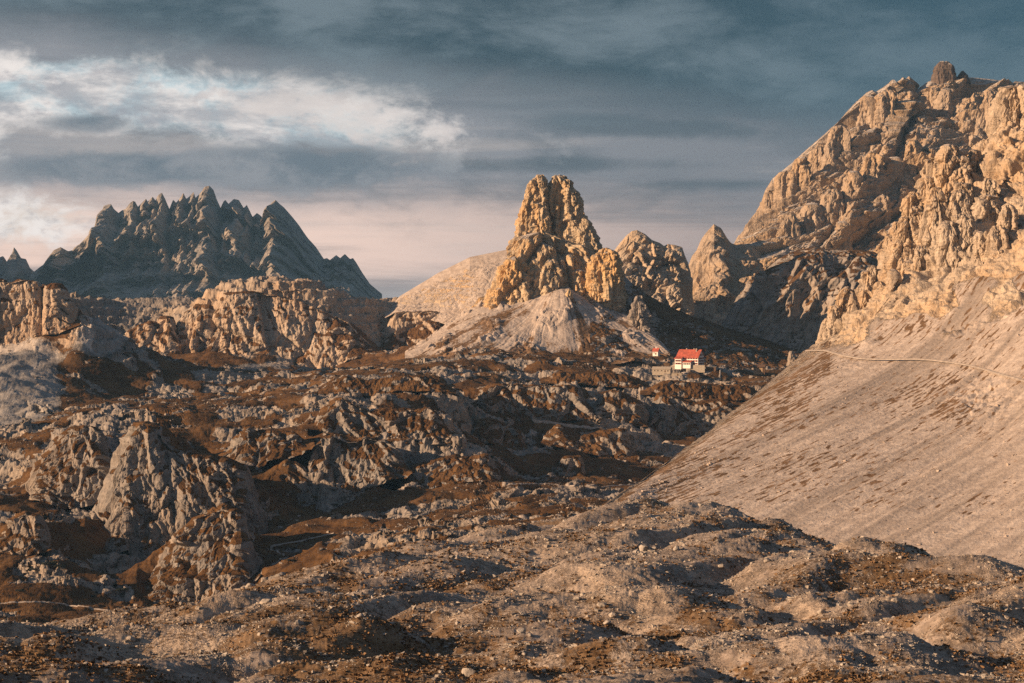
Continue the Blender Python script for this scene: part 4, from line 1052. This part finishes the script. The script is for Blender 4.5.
def prism_bm(bm, prof, x0, x1):
    """profile of (y, z) swept along x"""
    a = [bm.verts.new((x0, y, z)) for y, z in prof]; c = [bm.verts.new((x1, y, z)) for y, z in prof]
    bm.faces.new(a[::-1]); bm.faces.new(c)
    n = len(prof)
    for i in range(n):
        bm.faces.new([a[i], a[(i + 1) % n], c[(i + 1) % n], c[i]])


def bm_obj(name, fill, mat, parent=None, loc=(0, 0, 0), rz=0.0, bevel=0.0):
    bm = bmesh.new(); fill(bm)
    bmesh.ops.recalc_face_normals(bm, faces=bm.faces)
    if bevel:
        bmesh.ops.bevel(bm, geom=bm.edges[:], offset=bevel, segments=1, affect='EDGES')
    me = bpy.data.meshes.new(name); bm.to_mesh(me); bm.free()
    me.materials.append(mat)
    o = bpy.data.objects.new(name, me); COL.objects.link(o)
    o.location = loc; o.rotation_euler = (0, 0, rz)
    if parent: o.parent = parent
    return o


def ground_z(x, y):
    return float(valley_h(np.array([x]), np.array([y]))[0])


def empty(name, px, py, Y, rz, label, cat, group=None, spread=6.0):
    x, y, _ = P(px, py, Y)
    zs = [ground_z(x + dx, y + dy) for dx in (-spread, 0, spread) for dy in (-spread * 0.6, 0, spread * 0.6)]
    z = max(P(px, py, Y)[2], max(zs) - 0.6)
    o = bpy.data.objects.new(name, None); COL.objects.link(o)
    o.location = (x, y, z); o.rotation_euler = (0, 0, rz)
    o['label'] = label; o['category'] = cat
    if group: o['group'] = group
    return o


def roof_prof(d, eave, ridge, th=0.5, over=0.9):
    k = (ridge - eave) / (d / 2)
    ye = d / 2 + over; ze = eave - over * k
    return [(-ye, ze), (0, ridge), (ye, ze), (ye, ze + th), (0, ridge + th * 1.15), (-ye, ze + th)]


def window_at(parent, loc, rz=0.0, w_=1.1, h_=1.5, shut=True):
    f = bm_obj('window', lambda bm: (box_bm(bm, -w_ / 2 - .14, w_ / 2 + .14, -0.10, 0.06, -0.14, 0.0), box_bm(bm, -w_ / 2 - .14, w_ / 2 + .14, -0.10, 0.06, h_, h_ + .14), box_bm(bm, -w_ / 2 - .14, -w_ / 2, -0.10, 0.06, 0, h_), box_bm(bm, w_ / 2, w_ / 2 + .14, -0.10, 0.06, 0, h_)), M_WOOD, parent, loc, rz)
    bm_obj('pane', lambda bm: box_bm(bm, -w_ / 2, w_ / 2, -0.03, 0.04, 0, h_), M_GLASS, f)
    if shut:
        for sx in (-1, 1):
            bm_obj('shutter', lambda bm: box_bm(bm, sx * (w_ / 2 + .5) - .33, sx * (w_ / 2 + .5) + .33, -0.09, 0.0, -.05, h_ + .05), M_SHUT, f)
    return f


# the refuge
RL, RD, RE, RR = 25.0, 14.0, 9.0, 16.0
t = empty('mountain_refuge', 690.5, 365.2, 2000, R(-33), 'large white mountain refuge with a steep red roof on the shelf', 'mountain hut', spread=8)
wall = bm_obj('wall', lambda bm: prism_bm(bm, [(-RD / 2, -4), (RD / 2, -4), (RD / 2, RE), (0, RR), (-RD / 2, RE)], -RL / 2, RL / 2), M_LIME, t)
roof = bm_obj('roof', lambda bm: prism_bm(bm, roof_prof(RD, RE, RR + 0.05), -RL / 2 - 0.9, RL / 2 + 0.9), M_REDROOF, t)
for cx_, cy_ in ((-5.5, 2.0), (3.5, 1.6), (8.0, -1.8)):
    bm_obj('chimney', lambda bm: (box_bm(bm, cx_ - .5, cx_ + .5, cy_ - .5, cy_ + .5, RR - 3.2, RR + 1.5), box_bm(bm, cx_ - .65, cx_ + .65, cy_ - .65, cy_ + .65, RR + 1.5, RR + 1.75)), M_STONEW, roof)
for zrow in (1.2, 4.0, 6.7):
    for q in range(8):
        xw = -RL / 2 + 1.9 + q * (RL - 3.8) / 7
        if zrow < 2 and q in (3, 4): continue
        window_at(t, (xw, -RD / 2 - 0.02, zrow), 0.0)
    for q in range(4):
        window_at(t, (RL / 2 + 0.02, -RD / 2 + 2.2 + q * (RD - 4.4) / 3, zrow), R(90))
for q in (-1.7, 1.7):
    window_at(t, (RL / 2 + 0.02, q, 10.2), R(90))
dr = bm_obj('door', lambda bm: box_bm(bm, -0.9, 0.9, -0.12, 0.05, -0.2, 2.4), M_WOOD, t, (0.2, -RD / 2 - 0.02, 0.2))
bm_obj('handle', lambda bm: box_bm(bm, 0.6, 0.72, -0.2, -0.12, 1.0, 1.2), M_SLATE, dr)
porch = bm_obj('porch', lambda bm: box_bm(bm, -4.6, 4.2, -4.2, -0.1, -3, 3.2), M_LIME, t, (1.5, -RD / 2, 0))
bm_obj('porch_roof', lambda bm: prism_bm(bm, [(-4.9, 3.25), (-0.03, 4.9), (-0.03, 5.3), (-4.9, 3.6)], -5.2, 4.8), M_REDROOF, porch)
for q in (-3.2, -1.2, 0.8, 2.8):
    window_at(porch, (q, -4.22, 1.0), 0, 1.2, 1.4, False)
wing = bm_obj('wing', lambda bm: prism_bm(bm, [(-4.5, -4), (0, -4), (0, 8.6), (-4.5, 7.0)], -RL / 2 - 0.02, -RL / 2 + 7.5), M_LIME, t, (0, -RD / 2 + 0.05, 0))
bm_obj('wing_roof', lambda bm: prism_bm(bm, [(-5.2, 6.8), (1.5, 9.6), (1.5, 10.0), (-5.2, 7.25)], -RL / 2 - 0.8, -RL / 2 + 8.1), M_REDROOF, wing)
for zr in (1.2, 4.1):
    for q in (-10.6, -8.6, -6.6):
        window_at(wing, (q, -4.52, zr), 0.0)

t = empty('terrace_wall', 696, 368.6, 1988, R(-20), 'long dry stone terrace wall in front of the white refuge', 'wall', spread=4)
bm_obj('stonework', lambda bm: (box_bm(bm, -10.5, 9.5, -0.6, 0.6, -4, 3.6), box_bm(bm, -10.5, -9.4, 0.6, 6, -4, 3.3)), M_STONEW, t)
bm_obj('coping', lambda bm: box_bm(bm, -10.7, 9.7, -0.75, 0.75, 3.6, 3.85), M_SLATE, t)

t = empty('chapel', 656.2, 354.6, 2075, R(-28), 'tiny white chapel with a red roof above and left of the refuge', 'chapel', spread=3)
bm_obj('wall', lambda bm: prism_bm(bm, [(-2.6, -3), (2.6, -3), (2.6, 4.0), (0, 6.8), (-2.6, 4.0)], -3.1, 3.1), M_LIME, t)
rf = bm_obj('roof', lambda bm: prism_bm(bm, roof_prof(5.2, 4.0, 6.85, 0.4, 0.7), -3.8, 3.8), M_REDROOF, t)
bm_obj('bell_turret', lambda bm: box_bm(bm, -0.5, 0.5, -0.5, 0.5, 6.0, 8.3), M_LIME, rf)
bm_obj('door', lambda bm: box_bm(bm, -0.7, 0.7, -0.1, 0.05, 0, 2.3), M_WOOD, t, (0.6, -2.62, 0))
window_at(t, (-1.5, -2.62, 1.4), 0, 0.7, 1.2, False)
window_at(t, (3.12, 0, 1.4), R(90), 0.8, 1.3, False)

t = empty('stone_hut', 662, 372.2, 1970, R(-18), 'long low stone hut with a pale shingle roof below the refuge', 'hut', spread=4)
bm_obj('wall', lambda bm: prism_bm(bm, [(-3.2, -3), (3.2, -3), (3.2, 3.6), (0, 5.4), (-3.2, 3.6)], -9.6, 9.6), M_STONEW, t)
bm_obj('roof', lambda bm: prism_bm(bm, roof_prof(6.4, 3.6, 5.45, 0.35, 0.6), -10.1, 10.1), M_STONEW, t)
bm_obj('door', lambda bm: box_bm(bm, -0.6, 0.6, -0.1, 0.05, 0, 2.1), M_WOOD, t, (4.0, -3.22, 0))
for q in (-7, -3.6, 0.4, 7):
    window_at(t, (q, -3.22, 1.2), 0, 0.9, 0.9, False)

t = empty('stone_shed', 677, 376.0, 1960, R(-12), 'squat ruined stone shed under the terrace wall', 'shed', spread=3)
bm_obj('wall', lambda bm: prism_bm(bm, [(-2.2, -3), (2.2, -3), (2.2, 1.9), (-2.2, 2.7)], -5.2, 5.2), M_STONEW, t)
bm_obj('roof', lambda bm: prism_bm(bm, [(-2.6, 2.75), (2.6, 1.8), (2.6, 2.1), (-2.6, 3.05)], -5.6, 5.6), M_SLATE, t)
bm_obj('door', lambda bm: box_bm(bm, -0.6, 0.6, -0.1, 0.05, 0, 1.8), M_WOOD, t, (1.0, -2.22, 0))

t = empty('timber_cabin', 759, 371.6, 2015, R(-14), 'small tan cabin with a dark brown roof alone at the right end of the shelf', 'cabin', spread=4)
bm_obj('wall', lambda bm: prism_bm(bm, [(-3.2, -3), (3.2, -3), (3.2, 4.4), (-3.2, 4.9)], -5.6, 4.2), M_TAN, t)
bm_obj('roof', lambda bm: prism_bm(bm, [(-4.4, 4.6), (0.0, 7.4), (4.2, 4.6), (4.2, 5.0), (0.0, 7.85), (-4.4, 5.0)], -6.4, 7.0), M_WOOD, t)
bm_obj('lean_to', lambda bm: box_bm(bm, 4.22, 6.5, -2.8, 2.8, -3, 4.4), M_WOOD, t)
bm_obj('door', lambda bm: box_bm(bm, -0.7, 0.7, -0.1, 0.05, 0, 2.2), M_WOOD, t, (1.6, -3.22, 0))
window_at(t, (-3.4, -3.22, 1.5), 0, 1.0, 1.1, False)

t = empty('woodshed', 711, 369.2, 1990, R(-16), 'dark low woodshed beside the right end of the terrace wall', 'shed', spread=4)
bm_obj('wall', lambda bm: box_bm(bm, -5.5, 5.5, -1.8, 1.8, -3, 2.0), M_WOOD, t)
bm_obj('roof', lambda bm: prism_bm(bm, [(-2.2, 2.02), (2.2, 2.6), (2.2, 2.85), (-2.2, 2.27)], -5.9, 5.9), M_SLATE, t)

# ================================================================== BOULDERS AND LOOSE STONES
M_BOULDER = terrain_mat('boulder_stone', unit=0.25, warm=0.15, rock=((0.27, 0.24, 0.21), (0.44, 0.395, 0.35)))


def boulder_mesh(seed):
    r_ = np.random.default_rng(seed)
    bm = bmesh.new()
    for q in range(22):
        v = r_.normal(size=3); v /= np.linalg.norm(v)
        v *= np.array([1.0, 0.8, 0.62]) * (0.8 + 0.25 * r_.random())
        bm.verts.new(v)
    hull = bmesh.ops.convex_hull(bm, input=bm.verts[:])
    junk = [g for g in hull['geom_interior'] if isinstance(g, bmesh.types.BMVert)]
    if junk: bmesh.ops.delete(bm, geom=junk, context='VERTS')
    bmesh.ops.bevel(bm, geom=bm.edges[:], offset=0.06, segments=1, affect='EDGES')
    me = bpy.data.meshes.new('boulder'); bm.to_mesh(me); bm.free()
    me.materials.append(M_BOULDER)
    return me


BM = [boulder_mesh(k) for k in range(9)]
nb_ = 9000
Yb = 215 * (640 / 215) ** RNG.random(nb_)
kb = (RNG.random(nb_) * 1060 - 18 - CX) / F
Xb = kb * Yb
Zb = front_h(Xb, Yb)
clump = fbm(Xb / 14, Yb / 14, 8.8, 3) + 0.25 * RNG.random(nb_)
pyb = HOR - F * Zb / Yb
ok = (clump > 0.12) & (pyb < 690)
ahead = np.stack([front_h(Xb * g, Yb * g) / (Yb * g) for g in (0.75, 0.85, 0.92, 0.97)]).max(0)   # hidden behind a nearer rise?
ok &= ahead < Zb / Yb + 0.0006
idx = np.nonzero(ok)[0][:300]
size = np.clip(0.30 * (1 - RNG.random(len(idx))) ** -0.42, 0.3, 1.5) * (Yb[idx] / 330) ** 0.5
GR = (('pale', 'boulders lying on the near slope'),)
for j, (k, sz) in enumerate(zip(idx, size)):
    o = bpy.data.objects.new('boulder', BM[j % 9]); COL.objects.link(o)
    o.location = (Xb[k], Yb[k], Zb[k] + sz * 0.22)
    o.scale = (sz, sz * (0.8 + 0.5 * RNG.random()), sz * (0.7 + 0.4 * RNG.random()))
    o.rotation_euler = (RNG.normal() * 0.25, RNG.normal() * 0.25, RNG.random() * 6.28)
    o['category'] = 'boulder'; o['group'] = 'boulders lying on the near slope'
    o['label'] = 'pale angular boulder half sunk in the stony turf of the near slope'


def stones(name, label, X, Y, Z, size, mat):
    n = len(X)
    base = np.array([(x, y, z) for z in (-1, 1) for y in (-1, 1) for x in (-1, 1)], float) * 0.55
    V = base[None] * (0.55 + 0.75 * RNG.random((n, 8, 1))) + 0.25 * RNG.normal(size=(n, 8, 3))
    V *= size[:, None, None] * np.array([1, 1, 0.75])
    an = RNG.random(n) * 6.28; c, s_ = np.cos(an)[:, None], np.sin(an)[:, None]
    V = np.stack([V[..., 0] * c - V[..., 1] * s_ + X[:, None], V[..., 0] * s_ + V[..., 1] * c + Y[:, None], V[..., 2] + Z[:, None] + 0.1 * size[:, None]], -1)
    f = np.array([(0, 2, 3, 1), (4, 5, 7, 6), (0, 1, 5, 4), (2, 6, 7, 3), (0, 4, 6, 2), (1, 3, 7, 5)])
    me = mesh_from(name, V, (f[None] + 8 * np.arange(n)[:, None, None]).reshape(-1, 4), mat, smooth=False)
    link(name, me, label, None, 'stuff')


n_ = 190000
Ys = 212 * (700 / 212) ** RNG.random(n_)
Xs = (RNG.random(n_) * 1080 - 28 - CX) / F * Ys
cl = fbm(Xs / 12, Ys / 12, 1.8, 4, 0.6)
keep = RNG.random(n_) < sstep(-0.25, 0.45, cl)
Xs, Ys = Xs[keep], Ys[keep]
sz = np.clip(0.095 * (1 - RNG.random(len(Xs))) ** -0.5, 0.095, 0.55) * (Ys / 330) ** 0.8
stones('rubble', 'pale loose stones scattered thickly over the near slope', Xs, Ys, front_h(Xs, Ys), sz, M_BOULDER)
n_ = 26000
Ys = 900 + 500 * RNG.random(n_)
Xs = (RNG.random(n_) * 420 + 280 - CX) / F * Ys
cl = fbm(Xs / 40, Ys / 40, 1.1, 4, 0.6)
keep = RNG.random(n_) < sstep(-0.15, 0.5, cl)
Xs, Ys = Xs[keep], Ys[keep]
sz = np.clip(0.30 * (1 - RNG.random(len(Xs))) ** -0.45, 0.3, 2.2)
stones('rubble', 'grey blocks strewn over the dark boulder field in the middle of the valley', Xs, Ys, valley_h(Xs, Ys), sz, M_VALLEY)

sv = SLOPE_V[40:470].reshape(-1, 3)
k = RNG.choice(len(sv), 26000, replace=False)
q = sv[k]
q = q[RNG.random(len(q)) < sstep(0.0, 0.5, n3((q[:, 0] * .69 - q[:, 1] * .72) / 12, (q[:, 0] * .72 + q[:, 1] * .69) / 90, 3.3))]
sz = np.clip(0.18 * (1 - RNG.random(len(q))) ** -0.42, 0.18, 1.3)
stones('rubble', 'loose stones lying on the big scree slope', q[:, 0], q[:, 1], q[:, 2], sz, plain('scree_stone', (0.38, 0.31, 0.26), 0.95, 0.25, 0.2))
n_ = 40000
Ys = 1400 + 760 * RNG.random(n_)
Xs = (RNG.random(n_) * 860 - 30 - CX) / F * Ys
keep = RNG.random(n_) < sstep(-0.1, 0.5, fbm(Xs / 60, Ys / 60, 5.1, 4, 0.6))
Xs, Ys = Xs[keep], Ys[keep]
sz = np.clip(0.40 * (1 - RNG.random(len(Xs))) ** -0.45, 0.4, 3.0)
stones('rubble', 'grey stones strewn over the terraces of the valley', Xs, Ys, valley_h(Xs, Ys), sz, M_VALLEY)

n_ = 90000
Ys = 212 * (620 / 212) ** RNG.random(n_)
Xs = (RNG.random(n_) * 1080 - 28 - CX) / F * Ys
pn_ = 0.49 + 0.52 * fbm(Xs / 26, Ys / 26, 4.4, 5, 0.6) + 0.25 * n3(Xs / 6, Ys / 9, 2.0)
keep = RNG.random(n_) < sstep(0.40, 0.75, pn_) * 0.8
Xs, Ys = Xs[keep], Ys[keep]; Zs = front_h(Xs, Ys)
nt_ = len(Xs)
sz = (0.16 + 0.22 * RNG.random(nt_)) * (Ys / 330) ** 0.6
Vt = []
for q in range(3):
    an = RNG.random(nt_) * 6.28; c, s_ = np.cos(an) * sz, np.sin(an) * sz
    lx, ly = 0.5 * sz * RNG.normal(size=nt_), 0.5 * sz * RNG.normal(size=nt_)
    hh = sz * (0.7 + 0.6 * RNG.random(nt_))
    Vt.append(np.stack([np.stack([Xs - c * .5, Ys - s_ * .5, Zs - .05], -1), np.stack([Xs + c * .5, Ys + s_ * .5, Zs - .05], -1), np.stack([Xs + c * .8 + lx, Ys + s_ * .8 + ly, Zs + hh], -1), np.stack([Xs - c * .8 + lx, Ys - s_ * .8 + ly, Zs + hh * .8], -1)], 1))
Vt = np.concatenate(Vt)
me = mesh_from('grass', Vt, np.arange(len(Vt) * 4).reshape(-1, 4), plain('dry_grass', (0.17, 0.10, 0.048), 0.95, 0.4, 0.3), smooth=False)
link('grass', me, 'dry rusty grass tufts growing between the stones of the near slope', None, 'stuff')

# ================================================================== DWARF PINES
M_PINE = plain('dwarf_pine_needles', (0.020, 0.024, 0.012), 0.9, 0.4, 1.5)


def pine_mesh(seed):
    r_ = np.random.default_rng(seed)
    V = []; Fc = []
    for lobe in range(7):
        lx, ly = r_.normal(size=2) * 0.42; lr = 0.35 + 0.3 * r_.random()
        for q in range(150):
            v = r_.normal(size=3); v /= np.linalg.norm(v); v[2] = abs(v[2])
            c = np.array([lx, ly, 0]) + v * lr * np.array([1, 1, 0.8]) * (0.6 + 0.45 * r_.random())
            a = r_.normal(size=3); a /= np.linalg.norm(a); bb = np.cross(a, v + 0.01); bb /= np.linalg.norm(bb) + 1e-6
            k = len(V); w_ = 0.06 + 0.05 * r_.random()
            V += [c - a * w_ - bb * w_ * .5, c + a * w_ - bb * w_ * .5, c + a * w_ + bb * w_ * .5, c - a * w_ + bb * w_ * .5]
            Fc.append((k, k + 1, k + 2, k + 3))
    return mesh_from('dwarf_pine', np.array(V), np.array(Fc), M_PINE, smooth=False)


PMS = [pine_mesh(k) for k in range(4)]
for j, (px, py, sz, words) in enumerate((
        (52, 563, 5.5, 'broad dark dwarf pine on the grass slope under the small left crag'), (60, 566, 3.5, 'smaller dark dwarf pine touching the broad one under the small left crag'), (33, 569, 2.6, 'lone dark dwarf pine nearest the left edge of the valley'),
        (123, 589, 3.2, 'round dwarf pine between two strips of scree in the left valley'), (176, 610, 4.6, 'dark dwarf pine just behind the crest of the near slope'), (150, 606, 3.0, 'low dwarf pine on the valley floor left of the crest'),
        (245, 601, 3.2, 'dwarf pine at the foot of the rounded grey spur'), (20, 590, 2.4, 'small dwarf pine on the floor of the shaded valley'), (92, 596, 2.2, 'small dwarf pine beside the thin valley path'), (290, 560, 2.6, 'dark dwarf pine beside the zigzag path'))):
    x, y, z = march(px, py, valley_h, 800, 1600)
    o = bpy.data.objects.new('dwarf_pine', PMS[j % 4]); COL.objects.link(o)
    o.location = (x, y, z - 0.1); o.scale = (sz, sz, sz * 0.55); o.rotation_euler = (0, 0, j * 1.7)
    o['label'] = words; o['category'] = 'shrub'; o['group'] = 'dwarf pines in the left valley'

# ================================================================== AIR
hz = bpy.data.materials.new('air')
nt, N_, L_ = nodes(hz)
ho = nt.nodes.new('ShaderNodeOutputMaterial'); hv = nt.nodes.new('ShaderNodeVolumePrincipled')
L_.new(hv.outputs[0], ho.inputs['Volume'])
hv.inputs['Color'].default_value = (0.30, 0.62, 1.0, 1)
hv.inputs['Density'].default_value = 2.6e-5
hv.inputs['Anisotropy'].default_value = 0.0
bx = np.array([(x, y, z) for z in (-560.0, 900.0) for y in (-600.0, 7600.0) for x in (-6000.0, 6000.0)])
me = mesh_from('haze', bx, np.array([(0, 2, 3, 1), (4, 5, 7, 6), (0, 1, 5, 4), (2, 6, 7, 3), (0, 4, 6, 2), (1, 3, 7, 5)]), hz, smooth=False)
link('haze', me, 'thin blue evening air between the near slopes and the far mountains', None, 'stuff')

# ================================================================== LIGHT AND SKY
sun_d = bpy.data.lights.new('sun', 'SUN')
sun_d.energy = 5.0
sun_d.angle = R(0.53)
sun_d.color = (1.0, 0.665, 0.395)
sun = bpy.data.objects.new('sun', sun_d); COL.objects.link(sun)
hl = math.hypot(*SUN_AZ)
to_sun = Vector((SUN_AZ[0] / hl * math.cos(R(SUN_EL)), SUN_AZ[1] / hl * math.cos(R(SUN_EL)), math.sin(R(SUN_EL))))
sun.rotation_euler = to_sun.to_track_quat('Z', 'Y').to_euler()

w = bpy.data.worlds.new('World'); SC.world = w; w.use_nodes = True
nt = w.node_tree; nt.nodes.clear(); b = NB(nt)
wo = b.n('ShaderNodeOutputWorld'); bg = b.n('ShaderNodeBackground')
nt.links.new(bg.outputs[0], wo.inputs[0])
bg.inputs['Strength'].default_value = 0.1
sk = b.n('ShaderNodeTexSky', sky_type='NISHITA')
sk.sun_disc = False
sk.sun_elevation = R(SUN_EL)
sk.sun_rotation = math.atan2(SUN_AZ[0], SUN_AZ[1])
sk.altitude = 2400
dirv = b.n('ShaderNodeTexCoord').outputs['Generated']
sp = b.n('ShaderNodeSeparateXYZ'); nt.links.new(dirv, sp.inputs[0])
az = b.math('ARCTAN2', sp.outputs[0], sp.outputs[1])       # radians from the view's heading
el = b.math('ARCSINE', sp.outputs[2])
cxz = b.n('ShaderNodeCombineXYZ'); nt.links.new(az, cxz.inputs[0]); nt.links.new(el, cxz.inputs[1])
ae = cxz.outputs[0]

EXPO = 2 ** 0.84


def lin(r_, g_, b_):
    f = lambda c: (c / 255 / 12.92) if c < 10 else ((c / 255 + 0.055) / 1.055) ** 2.4
    return tuple(10 * f(c) / EXPO for c in (r_, g_, b_))


def noff(scx, scy, off, det=8, ro=0.6, dis=0.4):
    nd = b.n('ShaderNodeMapping'); nt.links.new(ae, nd.inputs['Vector'])
    nd.inputs['Scale'].default_value = (scx, scy, 1); nd.inputs['Location'].default_value = off
    return b.noise(nd.outputs['Vector'], 1.0, det, ro, dis)


def gauss(cx_, cy_, rx_, ry_, slope=0.0):
    """soft region of the sky about a heading and height (radians)"""
    u0 = b.math('SUBTRACT', az, (cx_ - CX) / F)
    v0 = b.math('SUBTRACT', b.math('SUBTRACT', el, (HOR - cy_) / F), b.math('MULTIPLY', u0, slope))
    u = b.math('DIVIDE', u0, rx_ / F); v = b.math('DIVIDE', v0, ry_ / F)
    r2 = b.math('ADD', b.math('MULTIPLY', u, u), b.math('MULTIPLY', v, v))
    return b.math('POWER', 2.71828, b.math('MULTIPLY', r2, -1.0))


def cen(n, k): return b.math('MULTIPLY', b.math('SUBTRACT', n, 0.5), k)
def mx(*a):
    o = a[0]
    for q in a[1:]: o = b.math('MAXIMUM', o, q)
    return o
def add(*a):
    o = a[0]
    for q in a[1:]: o = b.math('ADD', o, q)
    return o


nA = noff(5, 17, (0.3, 1.1, 0))                       # wide banks
nB = noff(19, 36, (4.2, 0.6, 0), 12, 0.66, 0.3)         # billows
nC = noff(3.0, 46, (9.1, 2.7, 0), 7, 0.6, 0.3)         # long streaks
nD = noff(46, 75, (2.2, 7.1, 0), 10, 0.66, 0.2)         # small puffs
nE = noff(9, 22, (6.6, 3.3, 0), 12, 0.64, 0.3)
yy = add(el, cen(nA, 0.040), cen(nB, 0.016))
E = lambda py: (HOR - py) / F
lr = b.ramp(az, -0.14, 0.17)
low = b.mix(lr, lin(246, 214, 198), lin(164, 149, 146))
low = b.mix(b.ramp(el, E(305), E(262), 0.8, 0.0), low, lin(146, 154, 160))
midc = b.mix(lr, lin(146, 146, 152), lin(124, 126, 133))
c = b.mix(b.ramp(yy, E(232), E(172)), low, midc)
c = b.mix(b.math('MULTIPLY', b.ramp(nC, 0.48, 0.66), 0.55), c, lin(98, 106, 116))
c = b.mix(b.math('MULTIPLY', b.ramp(nC, 0.46, 0.30), 0.45), c, lin(190, 178, 172))
c = b.mix(b.math('MULTIPLY', b.ramp(nE, 0.48, 0.64), b.ramp(el, E(250), E(170), 0.15, 0.6)), c, lin(96, 103, 112))
rb = b.ramp(add(mx(gauss(640, 128, 150, 16, -0.06), b.math('MULTIPLY', gauss(560, 165, 190, 12), 0.8), b.math('MULTIPLY', gauss(700, 186, 120, 9), 0.7)), cen(nB, 0.9), cen(nE, 0.6)), 0.3, 0.8)
c = b.mix(b.math('MULTIPLY', rb, 0.8), c, lin(84, 95, 105))
# bright opening on the left, thin blue behind
gap = mx(b.math('MULTIPLY', gauss(120, 98, 230, 40, -0.05), 1.0), b.math('MULTIPLY', gauss(280, 115, 170, 40, -0.12), 1.0), b.math('MULTIPLY', gauss(20, 222, 110, 34), 0.8), b.math('MULTIPLY', gauss(-30, 150, 70, 40), 0.7))
gap = b.ramp(add(gap, cen(nB, 1.9), cen(nE, 1.1), cen(nD, 0.5)), 0.22, 0.80)
bright = b.mix(b.ramp(nB, 0.38, 0.56), b.mix(b.ramp(el, E(185), E(140)), lin(226, 214, 204), b.mix(0.05, lin(196, 216, 222), sk.outputs[0])), lin(246, 236, 230))
bright = b.mix(b.math('MULTIPLY', b.ramp(nD, 0.50, 0.68), 0.65), bright, lin(176, 170, 174))
bright = b.mix(b.math('MULTIPLY', b.ramp(nE, 0.50, 0.64), 0.75), bright, lin(150, 152, 160))
c = b.mix(gap, c, bright)
wisp = b.math('MULTIPLY', b.ramp(add(gauss(330, 118, 150, 30, -0.15), cen(nD, 1.6), cen(nB, 0.8)), 0.45, 0.95), 0.8)
c = b.mix(wisp, c, lin(226, 214, 208))
# grey bank lying across the opening
bank = mx(gauss(130, 172, 150, 20), b.math('MULTIPLY', gauss(310, 168, 170, 26), 0.95), b.math('MULTIPLY', gauss(95, 128, 55, 12), 0.8))
bank = b.ramp(add(bank, cen(nB, 1.5), cen(nD, 0.7), cen(nE, 0.5)), 0.32, 0.72)
bc = b.mix(b.ramp(add(nB, cen(nD, 0.4)), 0.36, 0.66), lin(104, 115, 126), lin(142, 144, 150))
c = b.mix(b.math('MULTIPLY', bank, 0.94), c, bc)
# dark ceiling of cloud, its lower edge dropping to the right
tilt = add(el, cen(nA, 0.034), cen(nB, 0.022), cen(nE, 0.022), b.math('MULTIPLY', az, 0.12))
top = b.ramp(tilt, E(134), E(58))
tc = b.mix(b.ramp(add(nA, cen(nE, 0.8), cen(nB, 0.35)), 0.34, 0.68), lin(46, 68, 81), lin(108, 121, 130))
tc = b.mix(b.ramp(az, 0.0, 0.3, 0.0, 0.6), tc, lin(54, 88, 106))
c = b.mix(top, c, tc)
# overhead: broken grey cloud
over = b.mix(b.ramp(b.noise(b.scale(dirv, (3, 3, 3)), 1.0, 5, 0.6), 0.4, 0.62), lin(82, 95, 115), b.mix(0.25, lin(108, 118, 132), sk.outputs[0]))
c = b.mix(b.ramp(el, 0.2, 0.45), c, over)
nt.links.new(c, bg.inputs[0])
SC.view_settings.view_transform = 'Standard'
SC.view_settings.look = 'None'
SC.view_settings.exposure = 0.92
SC.view_settings.gamma = 1.0
SC.view_settings.use_curve_mapping = False
SC.cycles.sample_clamp_indirect = 2.0
SC.cycles.sample_clamp_direct = 8.0
SC.cycles.max_bounces = 4
SC.cycles.diffuse_bounces = 2
SC.cycles.use_denoising = False
SC.cycles.denoising_prefilter = 'ACCURATE'
SC.cycles.denoising_input_passes = 'RGB_ALBEDO_NORMAL'
